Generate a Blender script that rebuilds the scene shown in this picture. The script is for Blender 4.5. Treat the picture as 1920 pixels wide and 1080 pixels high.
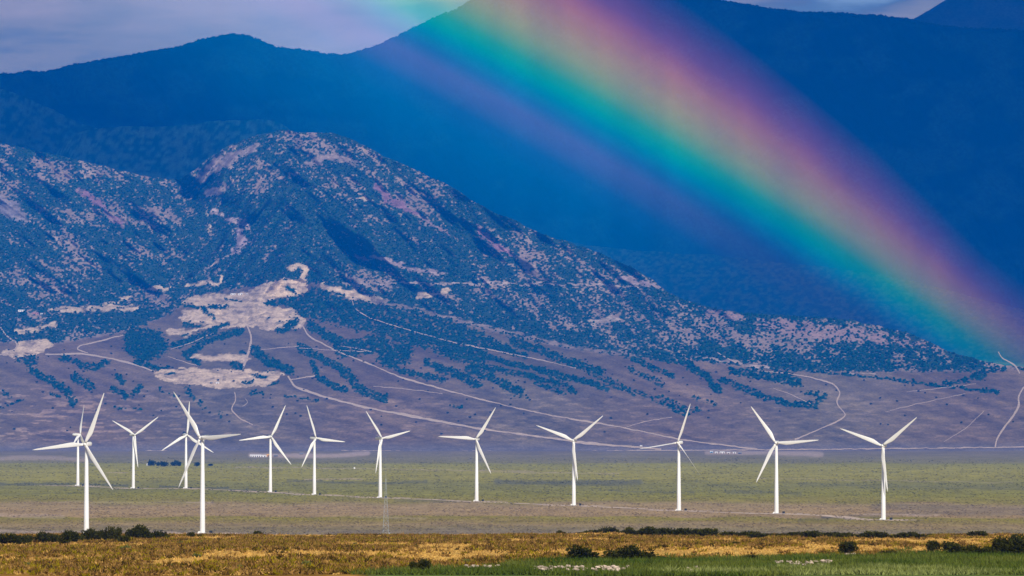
import bpy, math, random
import numpy as np
from mathutils import Vector, Matrix

# ------------------------------------------------------------------ camera
F = 9133.0                      # focal length in photo pixels (1920 wide): a 12 degree telephoto view
HOR = 790.0                     # eye level row
CAMZ = 100.0
PITCH = math.atan((HOR - 540.0) / F)
sc = bpy.context.scene
for o in list(bpy.data.objects):
    bpy.data.objects.remove(o, do_unlink=True)
col = sc.collection
cam = bpy.data.cameras.new("camera")
camo = bpy.data.objects.new("camera", cam)
col.objects.link(camo)
camo.location = (0, 0, CAMZ)
camo.rotation_euler = (math.radians(90) + PITCH, 0, 0)
cam.sensor_width = 36.0
cam.lens = 36.0 * F / 1920.0
cam.clip_start = 1.0
cam.clip_end = 300000.0
sc.camera = camo

cp, sp_ = math.cos(PITCH), math.sin(PITCH)
def at(u, v, D):
    """world point seen at photo pixel (u,v) at ground distance D along +Y"""
    u = np.asarray(u, float); v = np.asarray(v, float); D = np.asarray(D, float)
    a = (u - 960.0) / F; b = (540.0 - v) / F
    dy = cp - sp_ * b; dz = sp_ + cp * b
    s = D / dy
    return np.stack(np.broadcast_arrays(a * s, D, CAMZ + dz * s), -1)

# ------------------------------------------------------------------ sun direction from the rainbow (42 degree circle round the antisolar point)
TILT = math.radians(59.0)       # direction from the antisolar point out to the bow, as seen in the picture
BOWR = math.radians(41.2)
def raydir(u, v):
    d = at(u, v, 1.0) - np.array([0, 0, CAMZ])
    return d / np.linalg.norm(d)
d0 = raydir(1290, 298)
right = np.array([1.0, 0, 0]); right -= d0 * right.dot(d0); right /= np.linalg.norm(right)
upv = np.cross(right, d0)
outw = math.cos(TILT) * right + math.sin(TILT) * upv
ANTI = math.cos(BOWR) * d0 - math.sin(BOWR) * outw
SUN = -ANTI                     # towards the sun
SUN_EL = math.asin(SUN[2])
SUN_AZ = math.atan2(SUN[0], SUN[1])     # clockwise from +Y
sun = bpy.data.lights.new("sun", 'SUN')
sun.energy = 5.0
sun.angle = math.radians(0.53)
sun.color = (1.0, 0.93, 0.82)
suno = bpy.data.objects.new("sun", sun)
col.objects.link(suno)
suno.location = (0, -50, 400)
suno.rotation_euler = Vector(SUN).to_track_quat('Z', 'Y').to_euler()

# ------------------------------------------------------------------ world
w = bpy.data.worlds.new("World"); sc.world = w; w.use_nodes = True
nt = w.node_tree; nt.nodes.clear()
def N(t, nt_, **kw):
    n = nt_.nodes.new(t)
    for k, v in kw.items(): setattr(n, k, v)
    return n
out = N('ShaderNodeOutputWorld', nt)
sky = N('ShaderNodeTexSky', nt, sky_type='NISHITA', sun_disc=False)
sky.sun_elevation = SUN_EL; sky.sun_rotation = SUN_AZ
sky.altitude = 1800; sky.dust_density = 0.6; sky.ozone_density = 1.5
bg = N('ShaderNodeBackground', nt); bg.inputs[1].default_value = 0.085
nt.links.new(sky.outputs[0], bg.inputs[0])
tc = N('ShaderNodeTexCoord', nt)
mp = N('ShaderNodeMapping', nt); mp.inputs['Scale'].default_value = (1, 1, 4.5); mp.inputs['Location'].default_value = (0.31, 0.0, 0.12)
nt.links.new(tc.outputs['Generated'], mp.inputs[0])
n1 = N('ShaderNodeTexNoise', nt); n1.inputs['Scale'].default_value = 17; n1.inputs['Detail'].default_value = 7; n1.inputs['Roughness'].default_value = 0.5
nt.links.new(mp.outputs[0], n1.inputs['Vector'])
cr = N('ShaderNodeValToRGB', nt)
cr.color_ramp.elements[0].position = 0.28; cr.color_ramp.elements[0].color = (0.0, 0.0, 0.0, 1)
cr.color_ramp.elements[1].position = 0.40; cr.color_ramp.elements[1].color = (1, 1, 1, 1)
nt.links.new(n1.outputs[0], cr.inputs[0])
n2 = N('ShaderNodeTexNoise', nt); n2.inputs['Scale'].default_value = 17; n2.inputs['Detail'].default_value = 6
nt.links.new(mp.outputs[0], n2.inputs['Vector'])
cr2 = N('ShaderNodeValToRGB', nt)
cr2.color_ramp.elements[0].position = 0.38; cr2.color_ramp.elements[0].color = (0.16, 0.26, 0.37, 1)
cr2.color_ramp.elements[1].position = 0.66; cr2.color_ramp.elements[1].color = (0.76, 0.62, 0.56, 1)
_e = cr2.color_ramp.elements.new(0.47); _e.color = (0.46, 0.45, 0.42, 1)
nt.links.new(n2.outputs[0], cr2.inputs[0])
bg2 = N('ShaderNodeBackground', nt); bg2.inputs[1].default_value = 0.85
nt.links.new(cr2.outputs[0], bg2.inputs[0])
mx = N('ShaderNodeMixShader', nt)
nt.links.new(cr.outputs[0], mx.inputs[0]); nt.links.new(bg.outputs[0], mx.inputs[1]); nt.links.new(bg2.outputs[0], mx.inputs[2])
nt.links.new(mx.outputs[0], out.inputs[0])

sc.view_settings.view_transform = 'Standard'
sc.view_settings.look = 'None'
sc.view_settings.exposure = 0.0
sc.view_settings.gamma = 1.0
sc.render.engine = 'CYCLES'
sc.cycles.max_bounces = 8
sc.cycles.volume_bounces = 1
sc.cycles.transparent_max_bounces = 16

HAZE_DENSITY = 1.75e-5
HAZE_COLOR = (0.0, 0.205, 1.0)
HAZE_ANISO = -0.32

# ------------------------------------------------------------------ helpers
rng = np.random.default_rng(7)
random.seed(7)

_tab = rng.random((256, 256))
def vnoise(x, y, seed=0):
    x = np.asarray(x, float) + seed * 17.31; y = np.asarray(y, float) + seed * 7.77
    xi = np.floor(x).astype(int); yi = np.floor(y).astype(int)
    fx = x - xi; fy = y - yi
    fx = fx * fx * fx * (fx * (fx * 6 - 15) + 10); fy = fy * fy * fy * (fy * (fy * 6 - 15) + 10)
    a = _tab[xi % 256, yi % 256]; b = _tab[(xi + 1) % 256, yi % 256]
    c = _tab[xi % 256, (yi + 1) % 256]; d = _tab[(xi + 1) % 256, (yi + 1) % 256]
    return (a * (1 - fx) + b * fx) * (1 - fy) + (c * (1 - fx) + d * fx) * fy
def fbm(x, y, o=4, seed=0, gain=0.5):
    s = 0; a = 1; t = 0
    for i in range(o):
        s = s + a * vnoise(np.asarray(x) * 2 ** i, np.asarray(y) * 2 ** i, seed + i * 3); t += a; a *= gain
    return s / t - 0.5            # about -.5 .. .5
def sstep(a, b, x):
    t = np.clip((x - a) / (b - a), 0, 1)
    return t * t * (3 - 2 * t)

def mesh_np(name, V, faces, mat, parent=None, colors=None, smooth=False, k=None):
    """faces: (n,k) int array"""
    V = np.asarray(V, np.float32); faces = np.asarray(faces, np.int32); k = faces.shape[1]
    me = bpy.data.meshes.new(name)
    me.vertices.add(len(V)); me.vertices.foreach_set('co', V.ravel())
    me.loops.add(faces.size); me.loops.foreach_set('vertex_index', faces.ravel())
    me.polygons.add(len(faces))
    me.polygons.foreach_set('loop_start', np.arange(0, faces.size, k, dtype=np.int32))
    me.polygons.foreach_set('loop_total', np.full(len(faces), k, np.int32))
    me.polygons.foreach_set('use_smooth', np.full(len(faces), smooth, bool))
    me.update(calc_edges=True)
    if colors is not None:
        ca = me.color_attributes.new('Col', 'FLOAT_COLOR', 'POINT')
        c4 = np.ones((len(V), 4), np.float32); c4[:, :3] = colors
        ca.data.foreach_set('color', c4.ravel())
    me.materials.append(mat)
    o = bpy.data.objects.new(name, me); col.objects.link(o)
    if parent is not None: o.parent = parent
    return o
def grid_mesh(name, P, mat, colors=None, smooth=True, kind='structure'):
    R, Cn = P.shape[:2]
    idx = np.arange(R * Cn).reshape(R, Cn)
    fa = np.stack([idx[:-1, :-1], idx[:-1, 1:], idx[1:, 1:], idx[1:, :-1]], -1).reshape(-1, 4)
    o = mesh_np(name, P.reshape(-1, 3), fa, mat, colors=None if colors is None else colors.reshape(-1, 3), smooth=smooth)
    if kind: o['kind'] = kind
    return o
class MB:
    """collects simple shapes, links them as one mesh"""
    def __init__(s): s.v = []; s.f = []
    def add(s, vs, fs):
        b = len(s.v); s.v += [tuple(p) for p in vs]; s.f += [tuple(i + b for i in f) for f in fs]
    def box(s, c, d, rz=0):
        x, y, z = d[0] / 2, d[1] / 2, d[2] / 2; cs, sn = math.cos(rz), math.sin(rz)
        vs = []
        for k in (-z, z):
            for i, j in ((-x, -y), (x, -y), (x, y), (-x, y)):
                vs.append((c[0] + i * cs - j * sn, c[1] + i * sn + j * cs, c[2] + k))
        s.add(vs, [(3, 2, 1, 0), (4, 5, 6, 7), (0, 1, 5, 4), (1, 2, 6, 5), (2, 3, 7, 6), (3, 0, 4, 7)])
    def tube(s, pts, rad, n=12, cap=True):
        pts = [Vector(p) for p in pts]; vs = []; fs = []
        for i, p in enumerate(pts):
            t = (pts[min(i + 1, len(pts) - 1)] - pts[max(i - 1, 0)]).normalized()
            a = t.orthogonal().normalized() if abs(t.z) < 0.9 else Vector((1, 0, 0)); a = (a - t * a.dot(t)).normalized()
            b = t.cross(a); r = rad[i] if hasattr(rad, '__len__') else rad
            for k in range(n):
                an = 2 * math.pi * k / n; vs.append(p + a * r * math.cos(an) + b * r * math.sin(an))
        for i in range(len(pts) - 1):
            for k in range(n):
                k2 = (k + 1) % n; fs.append((i * n + k, i * n + k2, (i + 1) * n + k2, (i + 1) * n + k))
        if cap: fs.append(tuple(range(n - 1, -1, -1))); fs.append(tuple((len(pts) - 1) * n + k for k in range(n)))
        s.add(vs, fs)
    def build(s, name, mat, parent=None, smooth=False):
        me = bpy.data.meshes.new(name); me.from_pydata(s.v, [], s.f); me.update()
        me.polygons.foreach_set('use_smooth', [smooth] * len(me.polygons))
        me.materials.append(mat); o = bpy.data.objects.new(name, me); col.objects.link(o)
        if parent is not None: o.parent = parent
        return o
def empty(name, loc, rz=0, scale=1):
    o = bpy.data.objects.new(name, None); col.objects.link(o); o.location = [float(q) for q in loc]
    o.rotation_euler = (0, 0, rz); o.scale = (scale,) * 3 if not hasattr(scale, '__len__') else scale
    o.empty_display_size = 2
    return o
def tag(o, label, cat, group=None, kind=None):
    if label: o['label'] = label
    if cat: o['category'] = cat
    if group: o['group'] = group
    if kind: o['kind'] = kind
    return o
def copy_tree(o, parent=None):
    c = o.copy(); col.objects.link(c)
    if parent is not None: c.parent = parent
    for ch in list(o.children): copy_tree(ch, c)
    return c

# ------------------------------------------------------------------ materials
def mat(name, color, rough=0.8, spec=0.2, noise=None, bump=None):
    m = bpy.data.materials.new(name); m.use_nodes = True
    b = m.node_tree.nodes['Principled BSDF']; t = m.node_tree
    b.inputs['Roughness'].default_value = rough; b.inputs['Specular IOR Level'].default_value = spec
    b.inputs['Base Color'].default_value = (*color, 1)
    sc_, amt = noise if noise else (0.8, 0.06)
    tc = N('ShaderNodeTexCoord', t); n = N('ShaderNodeTexNoise', t); n.inputs['Scale'].default_value = sc_; n.inputs['Detail'].default_value = 5
    t.links.new(tc.outputs['Object'], n.inputs['Vector'])
    r = N('ShaderNodeMapRange', t); r.inputs[1].default_value = 0.3; r.inputs[2].default_value = 0.7; r.inputs[3].default_value = 1 - amt; r.inputs[4].default_value = 1 + amt
    t.links.new(n.outputs[0], r.inputs[0])
    mm = N('ShaderNodeMixRGB', t, blend_type='MULTIPLY'); mm.inputs[0].default_value = 1; mm.inputs[1].default_value = (*color, 1)
    t.links.new(r.outputs[0], mm.inputs[2]); t.links.new(mm.outputs[0], b.inputs['Base Color'])
    return m
def vcmat(name, noises=(), rough=1.0, bump=None):
    """vertex colour times world-space noises [(scale xyz, detail, low, high)]"""
    m = bpy.data.materials.new(name); m.use_nodes = True; t = m.node_tree
    b = t.nodes['Principled BSDF']; b.inputs['Roughness'].default_value = rough; b.inputs['Specular IOR Level'].default_value = 0.0
    a = N('ShaderNodeAttribute', t, attribute_name='Col'); cur = a.outputs['Color']
    tc = N('ShaderNodeTexCoord', t)
    for (s3, det, lo, hi) in noises:
        mp = N('ShaderNodeMapping', t); mp.inputs['Scale'].default_value = s3
        t.links.new(tc.outputs['Object'], mp.inputs[0])
        n = N('ShaderNodeTexNoise', t); n.inputs['Scale'].default_value = 1; n.inputs['Detail'].default_value = det; n.inputs['Roughness'].default_value = 0.6
        t.links.new(mp.outputs[0], n.inputs['Vector'])
        r = N('ShaderNodeMapRange', t); r.inputs[1].default_value = 0.33; r.inputs[2].default_value = 0.67; r.inputs[3].default_value = lo; r.inputs[4].default_value = hi
        t.links.new(n.outputs[0], r.inputs[0])
        mm = N('ShaderNodeMixRGB', t, blend_type='MULTIPLY'); mm.inputs[0].default_value = 1
        t.links.new(cur, mm.inputs[1]); t.links.new(r.outputs[0], mm.inputs[2]); cur = mm.outputs[0]
    t.links.new(cur, b.inputs['Base Color'])
    if bump:
        mp = N('ShaderNodeMapping', t); mp.inputs['Scale'].default_value = bump[0]
        t.links.new(tc.outputs['Object'], mp.inputs[0])
        n = N('ShaderNodeTexNoise', t); n.inputs['Scale'].default_value = 1; n.inputs['Detail'].default_value = 5
        t.links.new(mp.outputs[0], n.inputs['Vector'])
        bp = N('ShaderNodeBump', t); bp.inputs['Strength'].default_value = bump[1]; bp.inputs['Distance'].default_value = bump[2]
        t.links.new(n.outputs[0], bp.inputs['Height']); t.links.new(bp.outputs[0], b.inputs['Normal'])
    return m

M_ground = vcmat('ground_soil', [((1 / 3.0, 1 / 22.0, 1 / 20.), 6, 0.74, 1.26), ((1 / 14., 1 / 160., 1 / 60.), 4, 0.84, 1.16)], bump=((1 / 5., 1 / 5., 1 / 5.), 0.5, 1.0))
M_hill = vcmat('hill_soil', [((1 / 9., 1 / 30., 1 / 9.), 5, 0.76, 1.24), ((1 / 60., 1 / 120., 1 / 60.), 5, 0.82, 1.18)], bump=((1 / 25., 1 / 25., 1 / 25.), 0.5, 6.0))
M_mount = vcmat('mountain_forest', [((1 / 25., 1 / 50., 1 / 25.), 5, 0.7, 1.3)], bump=((1 / 30., 1 / 30., 1 / 30.), 0.6, 10.0))
M_leafcol = vcmat('leaf_colour', [])
M_white = mat('turbine_white_paint', (0.80, 0.80, 0.77), 0.35, 0.5, (0.25, 0.03))
M_blade = mat('blade_gelcoat', (0.80, 0.80, 0.77), 0.3, 0.5, (0.15, 0.02))
M_grey = mat('grey_metal', (0.22, 0.25, 0.28), 0.6, 0.4)
M_dark = mat('dark_green_enamel', (0.02, 0.025, 0.02), 0.6)
M_yellow = mat('ochre_paint', (0.5, 0.3, 0.05), 0.6)
M_steel = mat('galvanised_steel', (0.36, 0.40, 0.42), 0.6, 0.4)
M_wallw = mat('white_wall', (0.8, 0.78, 0.74), 0.7)
M_wallt = mat('tan_wall', (0.5, 0.42, 0.33), 0.8)
M_walld = mat('dark_wall', (0.10, 0.10, 0.11), 0.8)
M_wallb = mat('blue_wall', (0.12, 0.35, 0.55), 0.7)
M_orange = mat('orange_paint', (0.75, 0.40, 0.08), 0.7)
M_roofw = mat('pale_roof', (0.7, 0.7, 0.7), 0.5)
M_roofg = mat('grey_roof', (0.3, 0.3, 0.32), 0.6)
M_door = mat('dark_opening', (0.04, 0.04, 0.05), 0.6)
M_track = mat('pale_dirt', (0.52, 0.40, 0.29), 1.0, 0.0, (0.05, 0.2))
M_trackn = mat('valley_gravel', (0.52, 0.41, 0.32), 1.0, 0.0, (0.05, 0.22))
M_bark = mat('juniper_bark', (0.10, 0.07, 0.05), 0.9, 0.1)
M_stone = mat('pale_stone', (0.72, 0.66, 0.58), 0.9, 0.1, (2.0, 0.2))

# ------------------------------------------------------------------ ground surface functions
FG_V = [1080, 1050, 1030, 1015, 1006]; FG_D = [600, 720, 860, 1050, 1300]
_d = np.array([0, 50, 150, 300, 450] + FG_D + [1400, 1600, 2000, 2500, 3000, 200000], float)
_zfg = [float(at(960, v, D)[2]) for v, D in zip(FG_V, FG_D)]
_z = np.array([98.3, 96.8, 93.4, 88.4, 84.2] + _zfg + [65.5, 52, 20, 0, 0, 0], float)
def ground_z(x, D):
    x = np.asarray(x, float); D = np.asarray(D, float)
    z = np.interp(D, _d, _z)
    near = sstep(300, 500, D) * (1 - sstep(1900, 2400, D))
    return z + near * (fbm(x / 60., D / 90., 3, 5) * 1.0 + fbm(x / 9., D / 9., 2, 9) * 0.22 + 0.35)
_Dt = np.linspace(560, 1330, 500)
_zt = np.interp(_Dt, _d, _z)
_vt = HOR + (CAMZ - _zt) / _Dt * F
def fg_D(v): return np.interp(-np.asarray(v, float), -_vt, _Dt)

def fg_point(u, v):
    D = float(fg_D(v)); x = D * (u - 960) / F
    return np.array([x, D, float(ground_z(x, D))])
def plain_point(u, v):
    b = (540 - v) / F; dz = sp_ + cp * b; dy = cp - sp_ * b
    D = -CAMZ / dz * dy
    return at(u, v, D)

def flanks(u, v, w1, w2, o, seed):
    """noise stretched down the slope of each flank: left hill, inner flank, right flank"""
    u = np.asarray(u, float); v = np.asarray(v, float)
    def one(deg, s_):
        th = math.radians(deg)
        return fbm((u * math.sin(th) - v * math.cos(th)) / w1, (u * math.cos(th) + v * math.sin(th)) / w2, o, s_)
    a = 1 - sstep(300, 420, u + (v - 400) * .1); c = sstep(480, 640, u - (v - 400) * .3); b = 1 - np.maximum(a, c)
    n = np.sqrt(a * a + b * b + c * c)
    return (a * one(36, seed) + b * one(128, seed + 7) + c * one(40, seed + 13)) / n
# hill depth table
_hv = np.array([-400, 250, 400, 550, 600, 650, 700, 750, 800, 845], float)
_hD = np.array([29000, 24300, 23150, 22000, 21150, 20250, 19300, 18400, 17450, float(plain_point(960, 845)[1])])
def hillD(u, v):
    u = np.asarray(u, float); v = np.asarray(v, float)
    D = np.interp(v, _hv, _hD)
    # spur directions: gullies run down to the right on the right flank, down to the left on the inner flank
    g = flanks(u, v, 42., 170., 4, 21)
    up = 1 - sstep(560, 640, v)
    fan = 1 - sstep(780, 845, v)
    thf = math.radians(24)
    pcf = u * math.sin(thf) - v * math.cos(thf); paf = u * math.cos(thf) + v * math.sin(thf)
    gf = fbm(pcf / 30., paf / 400., 3, 33)
    # main valley between the left hill and the big hill
    val = np.exp(-((u - np.interp(v, [300, 420, 520, 560], [300, 420, 395, 400])) / 60.) ** 2) * (1 - sstep(540, 600, v))
    return D + up * (g * 740 + val * 420) + fan * gf * 190 * (1 - 0.5 * up)
def hill_point(u, v, lift=0.0): return at(u, v, hillD(u, v) - lift)

# outline of the sunlit foothills (top row of the ground sheet)
OUT = [(-900, 300), (-60, 268), (0, 268), (60, 282), (110, 290), (200, 312), (265, 330), (300, 334), (335, 336), (365, 318), (395, 294), (425, 274), (470, 258), (520, 245), (545, 244), (560, 247), (600, 248), (625, 250), (655, 260), (680, 272),
       (720, 293), (760, 310), (800, 327), (830, 342), (865, 362), (900, 385), (935, 402), (970, 415), (1010, 437), (1040, 447), (1090, 462), (1130, 477), (1180, 498), (1220, 522), (1250, 545), (1280, 562), (1340, 578), (1400, 588), (1500, 593), (1600, 601), (1650, 612), (1700, 624), (1740, 640), (1775, 656), (1810, 668), (1850, 679), (1900, 686), (1960, 690), (2600, 700)]
_ou, _ov = np.array(OUT, float).T
def outline(u): return np.interp(u, _ou, _ov) + fbm(np.asarray(u) / 14., 0.5, 3, 2) * 5

VB = [(-900, 640), (0, 640), (95, 645), (180, 632), (250, 618), (300, 598), (335, 575), (350, 560), (400, 548), (470, 540), (500, 530), (560, 522), (580, 530), (640, 545), (700, 566), (800, 592), (900, 616), (1000, 640), (1080, 655), (1160, 665), (1220, 672), (1300, 676), (1400, 688), (1480, 694), (1600, 697), (1740, 697), (1880, 692), (2600, 690)]
_vbu, _vbv = np.array(VB, float).T

# ------------------------------------------------------------------ cover masks, traced on the land
def stroke(u, v, pts, w, soft=0.35):
    r = np.full(np.shape(u), 1e9)
    pts = [(p[0], p[1], (p[2] if len(p) > 2 else w)) for p in pts]
    for a, b in zip(pts[:-1], pts[1:]):
        dx, dy = b[0] - a[0], b[1] - a[1]; L = dx * dx + dy * dy + 1e-9
        t = np.clip(((u - a[0]) * dx + (v - a[1]) * dy) / L, 0, 1)
        ww = (a[2] + (b[2] - a[2]) * t) / 2
        d = np.hypot(u - a[0] - t * dx, v - a[1] - t * dy) / ww
        r = np.minimum(r, d)
    return 1 - sstep(1 - soft, 1 + soft, r)
def poly(u, v, pts):
    ins = np.zeros(np.shape(u), bool); n = len(pts)
    for i in range(n):
        x1, y1 = pts[i]; x2, y2 = pts[(i + 1) % n]
        if y1 == y2: continue
        c = ((y1 > v) != (y2 > v)) & (u < (x2 - x1) * (v - y1) / (y2 - y1) + x1)
        ins ^= c
    return ins.astype(float)
def limited(u, v, pts, pad, fn):
    xs = [p[0] for p in pts]; ys = [p[1] for p in pts]
    m = (u > min(xs) - pad) & (u < max(xs) + pad) & (v > min(ys) - pad) & (v < max(ys) + pad)
    r = np.zeros(np.shape(u))
    if m.any(): r[m] = fn(u[m], v[m])
    return r

# woodland streaks on the fan: (points, width, density)
STREAKS = [
 ([(252, 632, 26), (290, 638, 30), (300, 650, 24), (268, 662, 26), (245, 652, 20)], 24, .95),
 ([(328, 648), (365, 635), (400, 622)], 11, .9), ([(345, 665), (390, 640), (450, 620)], 10, .9), ([(350, 668), (372, 681)], 8, .9),
 ([(255, 680), (285, 688), (315, 692)], 8, .9), ([(475, 655), (500, 675), (545, 695)], 13, .9), ([(528, 612), (552, 606)], 20, .95), ([(345, 607), (370, 611), (385, 600)], 9, .9),
 ([(385, 580), (405, 596)], 9, .8), ([(453, 662), (458, 665)], 8, .9), ([(440, 682), (450, 688)], 10, .9),
 ([(585, 612), (610, 628), (640, 642)], 14, .95), ([(560, 650), (590, 665), (640, 690)], 11, .9), ([(585, 680), (600, 710), (645, 732)], 9, .9),
 ([(480, 705), (512, 700)], 8, .8), ([(470, 736), (492, 738)], 7, .6), ([(530, 743), (600, 752)], 4, .4), ([(505, 720), (520, 716)], 6, .7),
 ([(42, 672), (62, 676)], 16, .8), ([(58, 695), (92, 712), (130, 735)], 10, .8), ([(128, 738), (138, 755)], 12, .75), ([(118, 670), (150, 685), (178, 690), (205, 678)], 9, .75),
 ([(138, 706), (168, 722)], 14, .7), ([(222, 705), (228, 716)], 10, .8), ([(215, 730), (240, 745), (262, 725)], 9, .7), ([(215, 762), (262, 768)], 5, .4), ([(350, 730), (360, 745)], 9, .7),
 ([(0, 766), (45, 748)], 3, .6), ([(5, 735), (18, 742)], 8, .6), ([(375, 755), (385, 766)], 7, .5), ([(412, 775), (416, 782)], 7, .6), ([(95, 738), (112, 742)], 6, .5), ([(300, 730), (330, 742)], 4, .4),
 ([(560, 575), (600, 575), (650, 590), (700, 602), (760, 622), (830, 640), (890, 662)], 34, .9),
 ([(585, 555), (640, 560), (690, 580)], 24, .8),
 ([(700, 575, 14), (760, 590, 22), (830, 612, 20), (900, 636, 20), (985, 668, 8)], 20, .85),
 ([(830, 596), (900, 606), (1000, 626), (1080, 642), (1160, 655), (1280, 682)], 7, .8),
 ([(960, 640), (1010, 655), (1060, 678), (1125, 696)], 13, .8), ([(885, 660), (950, 680), (1020, 696), (1080, 712), (1140, 728)], 9, .85),
 ([(830, 661), (900, 686), (1000, 707), (1060, 724), (1078, 736)], 8, .8), ([(640, 655), (680, 650), (712, 640)], 24, .9), ([(725, 668), (752, 662)], 30, .95), ([(720, 680), (760, 698), (828, 712)], 9, .9),
 ([(800, 680), (850, 700), (895, 720)], 12, .9), ([(882, 692), (930, 712), (975, 734)], 14, .85), ([(640, 685), (668, 728), (720, 748)], 13, .8),
 ([(1002, 718), (1060, 738)], 6, .7), ([(1035, 705), (1070, 730)], 8, .6), ([(1095, 692), (1160, 725), (1220, 745), (1285, 775)], 9, .55), ([(1150, 652), (1200, 680), (1260, 705)], 9, .7),
 ([(1180, 690), (1240, 720)], 9, .6), ([(1230, 745), (1280, 765), (1310, 770)], 9, .45), ([(955, 740), (990, 745)], 5, .4), ([(845, 758), (862, 766)], 5, .5),
 ([(1285, 682), (1325, 705), (1345, 732)], 11, .8), ([(1370, 695), (1435, 705), (1495, 720)], 11, .8), ([(1455, 705), (1490, 716)], 16, .8), ([(1355, 712), (1420, 740), (1480, 758), (1530, 762)], 9, .75), ([(1512, 735), (1548, 742), (1530, 758)], 8, .6),
 ([(1400, 688), (1500, 694), (1600, 704), (1700, 716), (1800, 728), (1870, 736)], 3.5, .7), ([(1380, 683), (1460, 690), (1560, 695)], 5, .7), ([(1770, 720), (1815, 714)], 7, .7), ([(1828, 706), (1842, 704)], 12, .9), ([(1838, 732), (1868, 736)], 6, .7),
 ([(1300, 745), (1345, 760)], 6, .4), ([(1700, 690), (1880, 692)], 10, .6), ([(1860, 672), (1925, 690)], 8, .6),
]
TAN = (.60, .45, .30); PINK = (.33, .22, .2); MAUVE = (.28, .15, .18)
# bare ground: (kind, points, width, colour)
BARE = [
 ('p', [(335, 570), (352, 560), (372, 553), (430, 552), (470, 545), (500, 530), (530, 523), (578, 528), (578, 545), (560, 556), (520, 560), (500, 572), (545, 578), (572, 600), (566, 612), (530, 618), (500, 618), (460, 610), (420, 618), (400, 612), (350, 604), (330, 600), (335, 590), (360, 588), (372, 578), (360, 574)], 0, TAN),
 ('p', [(288, 700), (310, 693), (380, 690), (450, 692), (525, 696), (540, 700), (520, 710), (500, 722), (455, 728), (400, 727), (335, 720), (300, 712)], 0, TAN),
 ('s', [(366, 668), (400, 672), (462, 671)], 11, TAN), ('s', [(320, 622), (350, 626)], 12, TAN), ('s', [(350, 620), (440, 608)], 5, TAN), ('s', [(350, 586), (395, 592)], 13, TAN),
 ('s', [(605, 537), (650, 550), (708, 563)], 13, TAN), ('s', [(700, 562), (800, 584), (900, 611), (1000, 634), (1080, 652), (1180, 664)], 6, (.27, .205, .155)),
 ('s', [(780, 556), (815, 551), (842, 545)], 7, TAN), ('s', [(96, 580, 6), (160, 580, 11), (258, 576, 8)], 9, TAN), ('s', [(200, 572), (242, 556)], 3, TAN), ('s', [(280, 542), (315, 540)], 5, TAN),
 ('s', [(352, 534), (385, 530), (412, 533), (416, 518)], 6, TAN), ('s', [(545, 502), (560, 498), (575, 503), (572, 518)], 9, TAN),
 ('p', [(0, 660), (30, 650), (40, 640), (92, 636), (98, 648), (85, 660), (40, 667), (0, 668)], 0, TAN), ('s', [(30, 622), (70, 618), (105, 606)], 6, TAN),
 ('s', [(375, 335, 16), (410, 305, 24), (455, 285, 16), (480, 275, 10)], 18, (.29, .22, .19)), ('s', [(385, 365), (408, 357)], 9, (.4, .3, .28)),
 ('s', [(402, 395), (412, 402)], 10, (.4, .3, .28)), ('s', [(425, 410, 10), (455, 416, 16), (466, 424, 10)], 12, (.42, .31, .3)), ('s', [(448, 430), (455, 455), (440, 472)], 12, (.38, .28, .29)),
 ('s', [(440, 474), (420, 485), (386, 502), (387, 515), (388, 528), (405, 534)], 3, (.45, .34, .28)), ('s', [(388, 385), (391, 402)], 3, TAN), ('s', [(386, 415), (394, 436)], 3, TAN),
 ('s', [(150, 356, 8), (185, 382, 12), (192, 390, 6)], 10, MAUVE), ('s', [(197, 395, 8), (215, 412, 13), (232, 424, 6)], 10, MAUVE),
 ('s', [(705, 348, 8), (725, 370, 15), (752, 385, 12), (785, 405, 5)], 12, MAUVE), ('s', [(785, 405), (845, 442)], 4, PINK), ('s', [(892, 423, 6), (910, 445, 13), (928, 460, 11), (965, 480, 3)], 9, MAUVE), ('s', [(672, 484), (684, 488)], 9, MAUVE),
 ('s', [(575, 310), (610, 295), (665, 305)], 12, (.32, .24, .2)), ('s', [(680, 372), (700, 378)], 7, TAN),
 ('s', [(700, 480), (760, 500), (830, 515)], 7, (.38, .28, .26)), ('s', [(640, 532), (760, 531), (1000, 533), (1200, 536)], 3.5, (.42, .32, .27)), ('s', [(1170, 522), (1215, 535), (1245, 540)], 8, (.40, .29, .27)),
 ('s', [(0, 380, 26), (20, 392, 34), (45, 412, 14)], 24, (.25, .21, .21)), ('s', [(1110, 605), (1160, 598)], 10, (.42, .33, .27)),
 ('c', [(1420, 606, 20), (1520, 618, 32), (1620, 632, 26), (1730, 645, 12)], 22, (.36, .235, .20)), ('c', [(1330, 588), (1390, 594)], 14, (.36, .235, .20)),
 ('s', [(1300, 668), (1380, 680), (1440, 690)], 5, (.40, .31, .25)), ('s', [(1590, 698), (1640, 701)], 3, (.42, .33, .27)),
]
REGROWN = [([(502, 570), (530, 566), (562, 556)], 12), ([(384, 580), (402, 598)], 9), ([(430, 606), (396, 616)], 7), ([(536, 614), (553, 602)], 18), ([(345, 573), (380, 577), (425, 574)], 8), ([(475, 704), (498, 708)], 8), ([(458, 718), (474, 716)], 5),
           ([(310, 702), (330, 700)], 4), ([(535, 538), (552, 545)], 9), ([(500, 600), (505, 596)], 4), ([(420, 560), (450, 566)], 4), ([(340, 628), (360, 630)], 5), ([(625, 548), (648, 556)], 5)]
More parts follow.
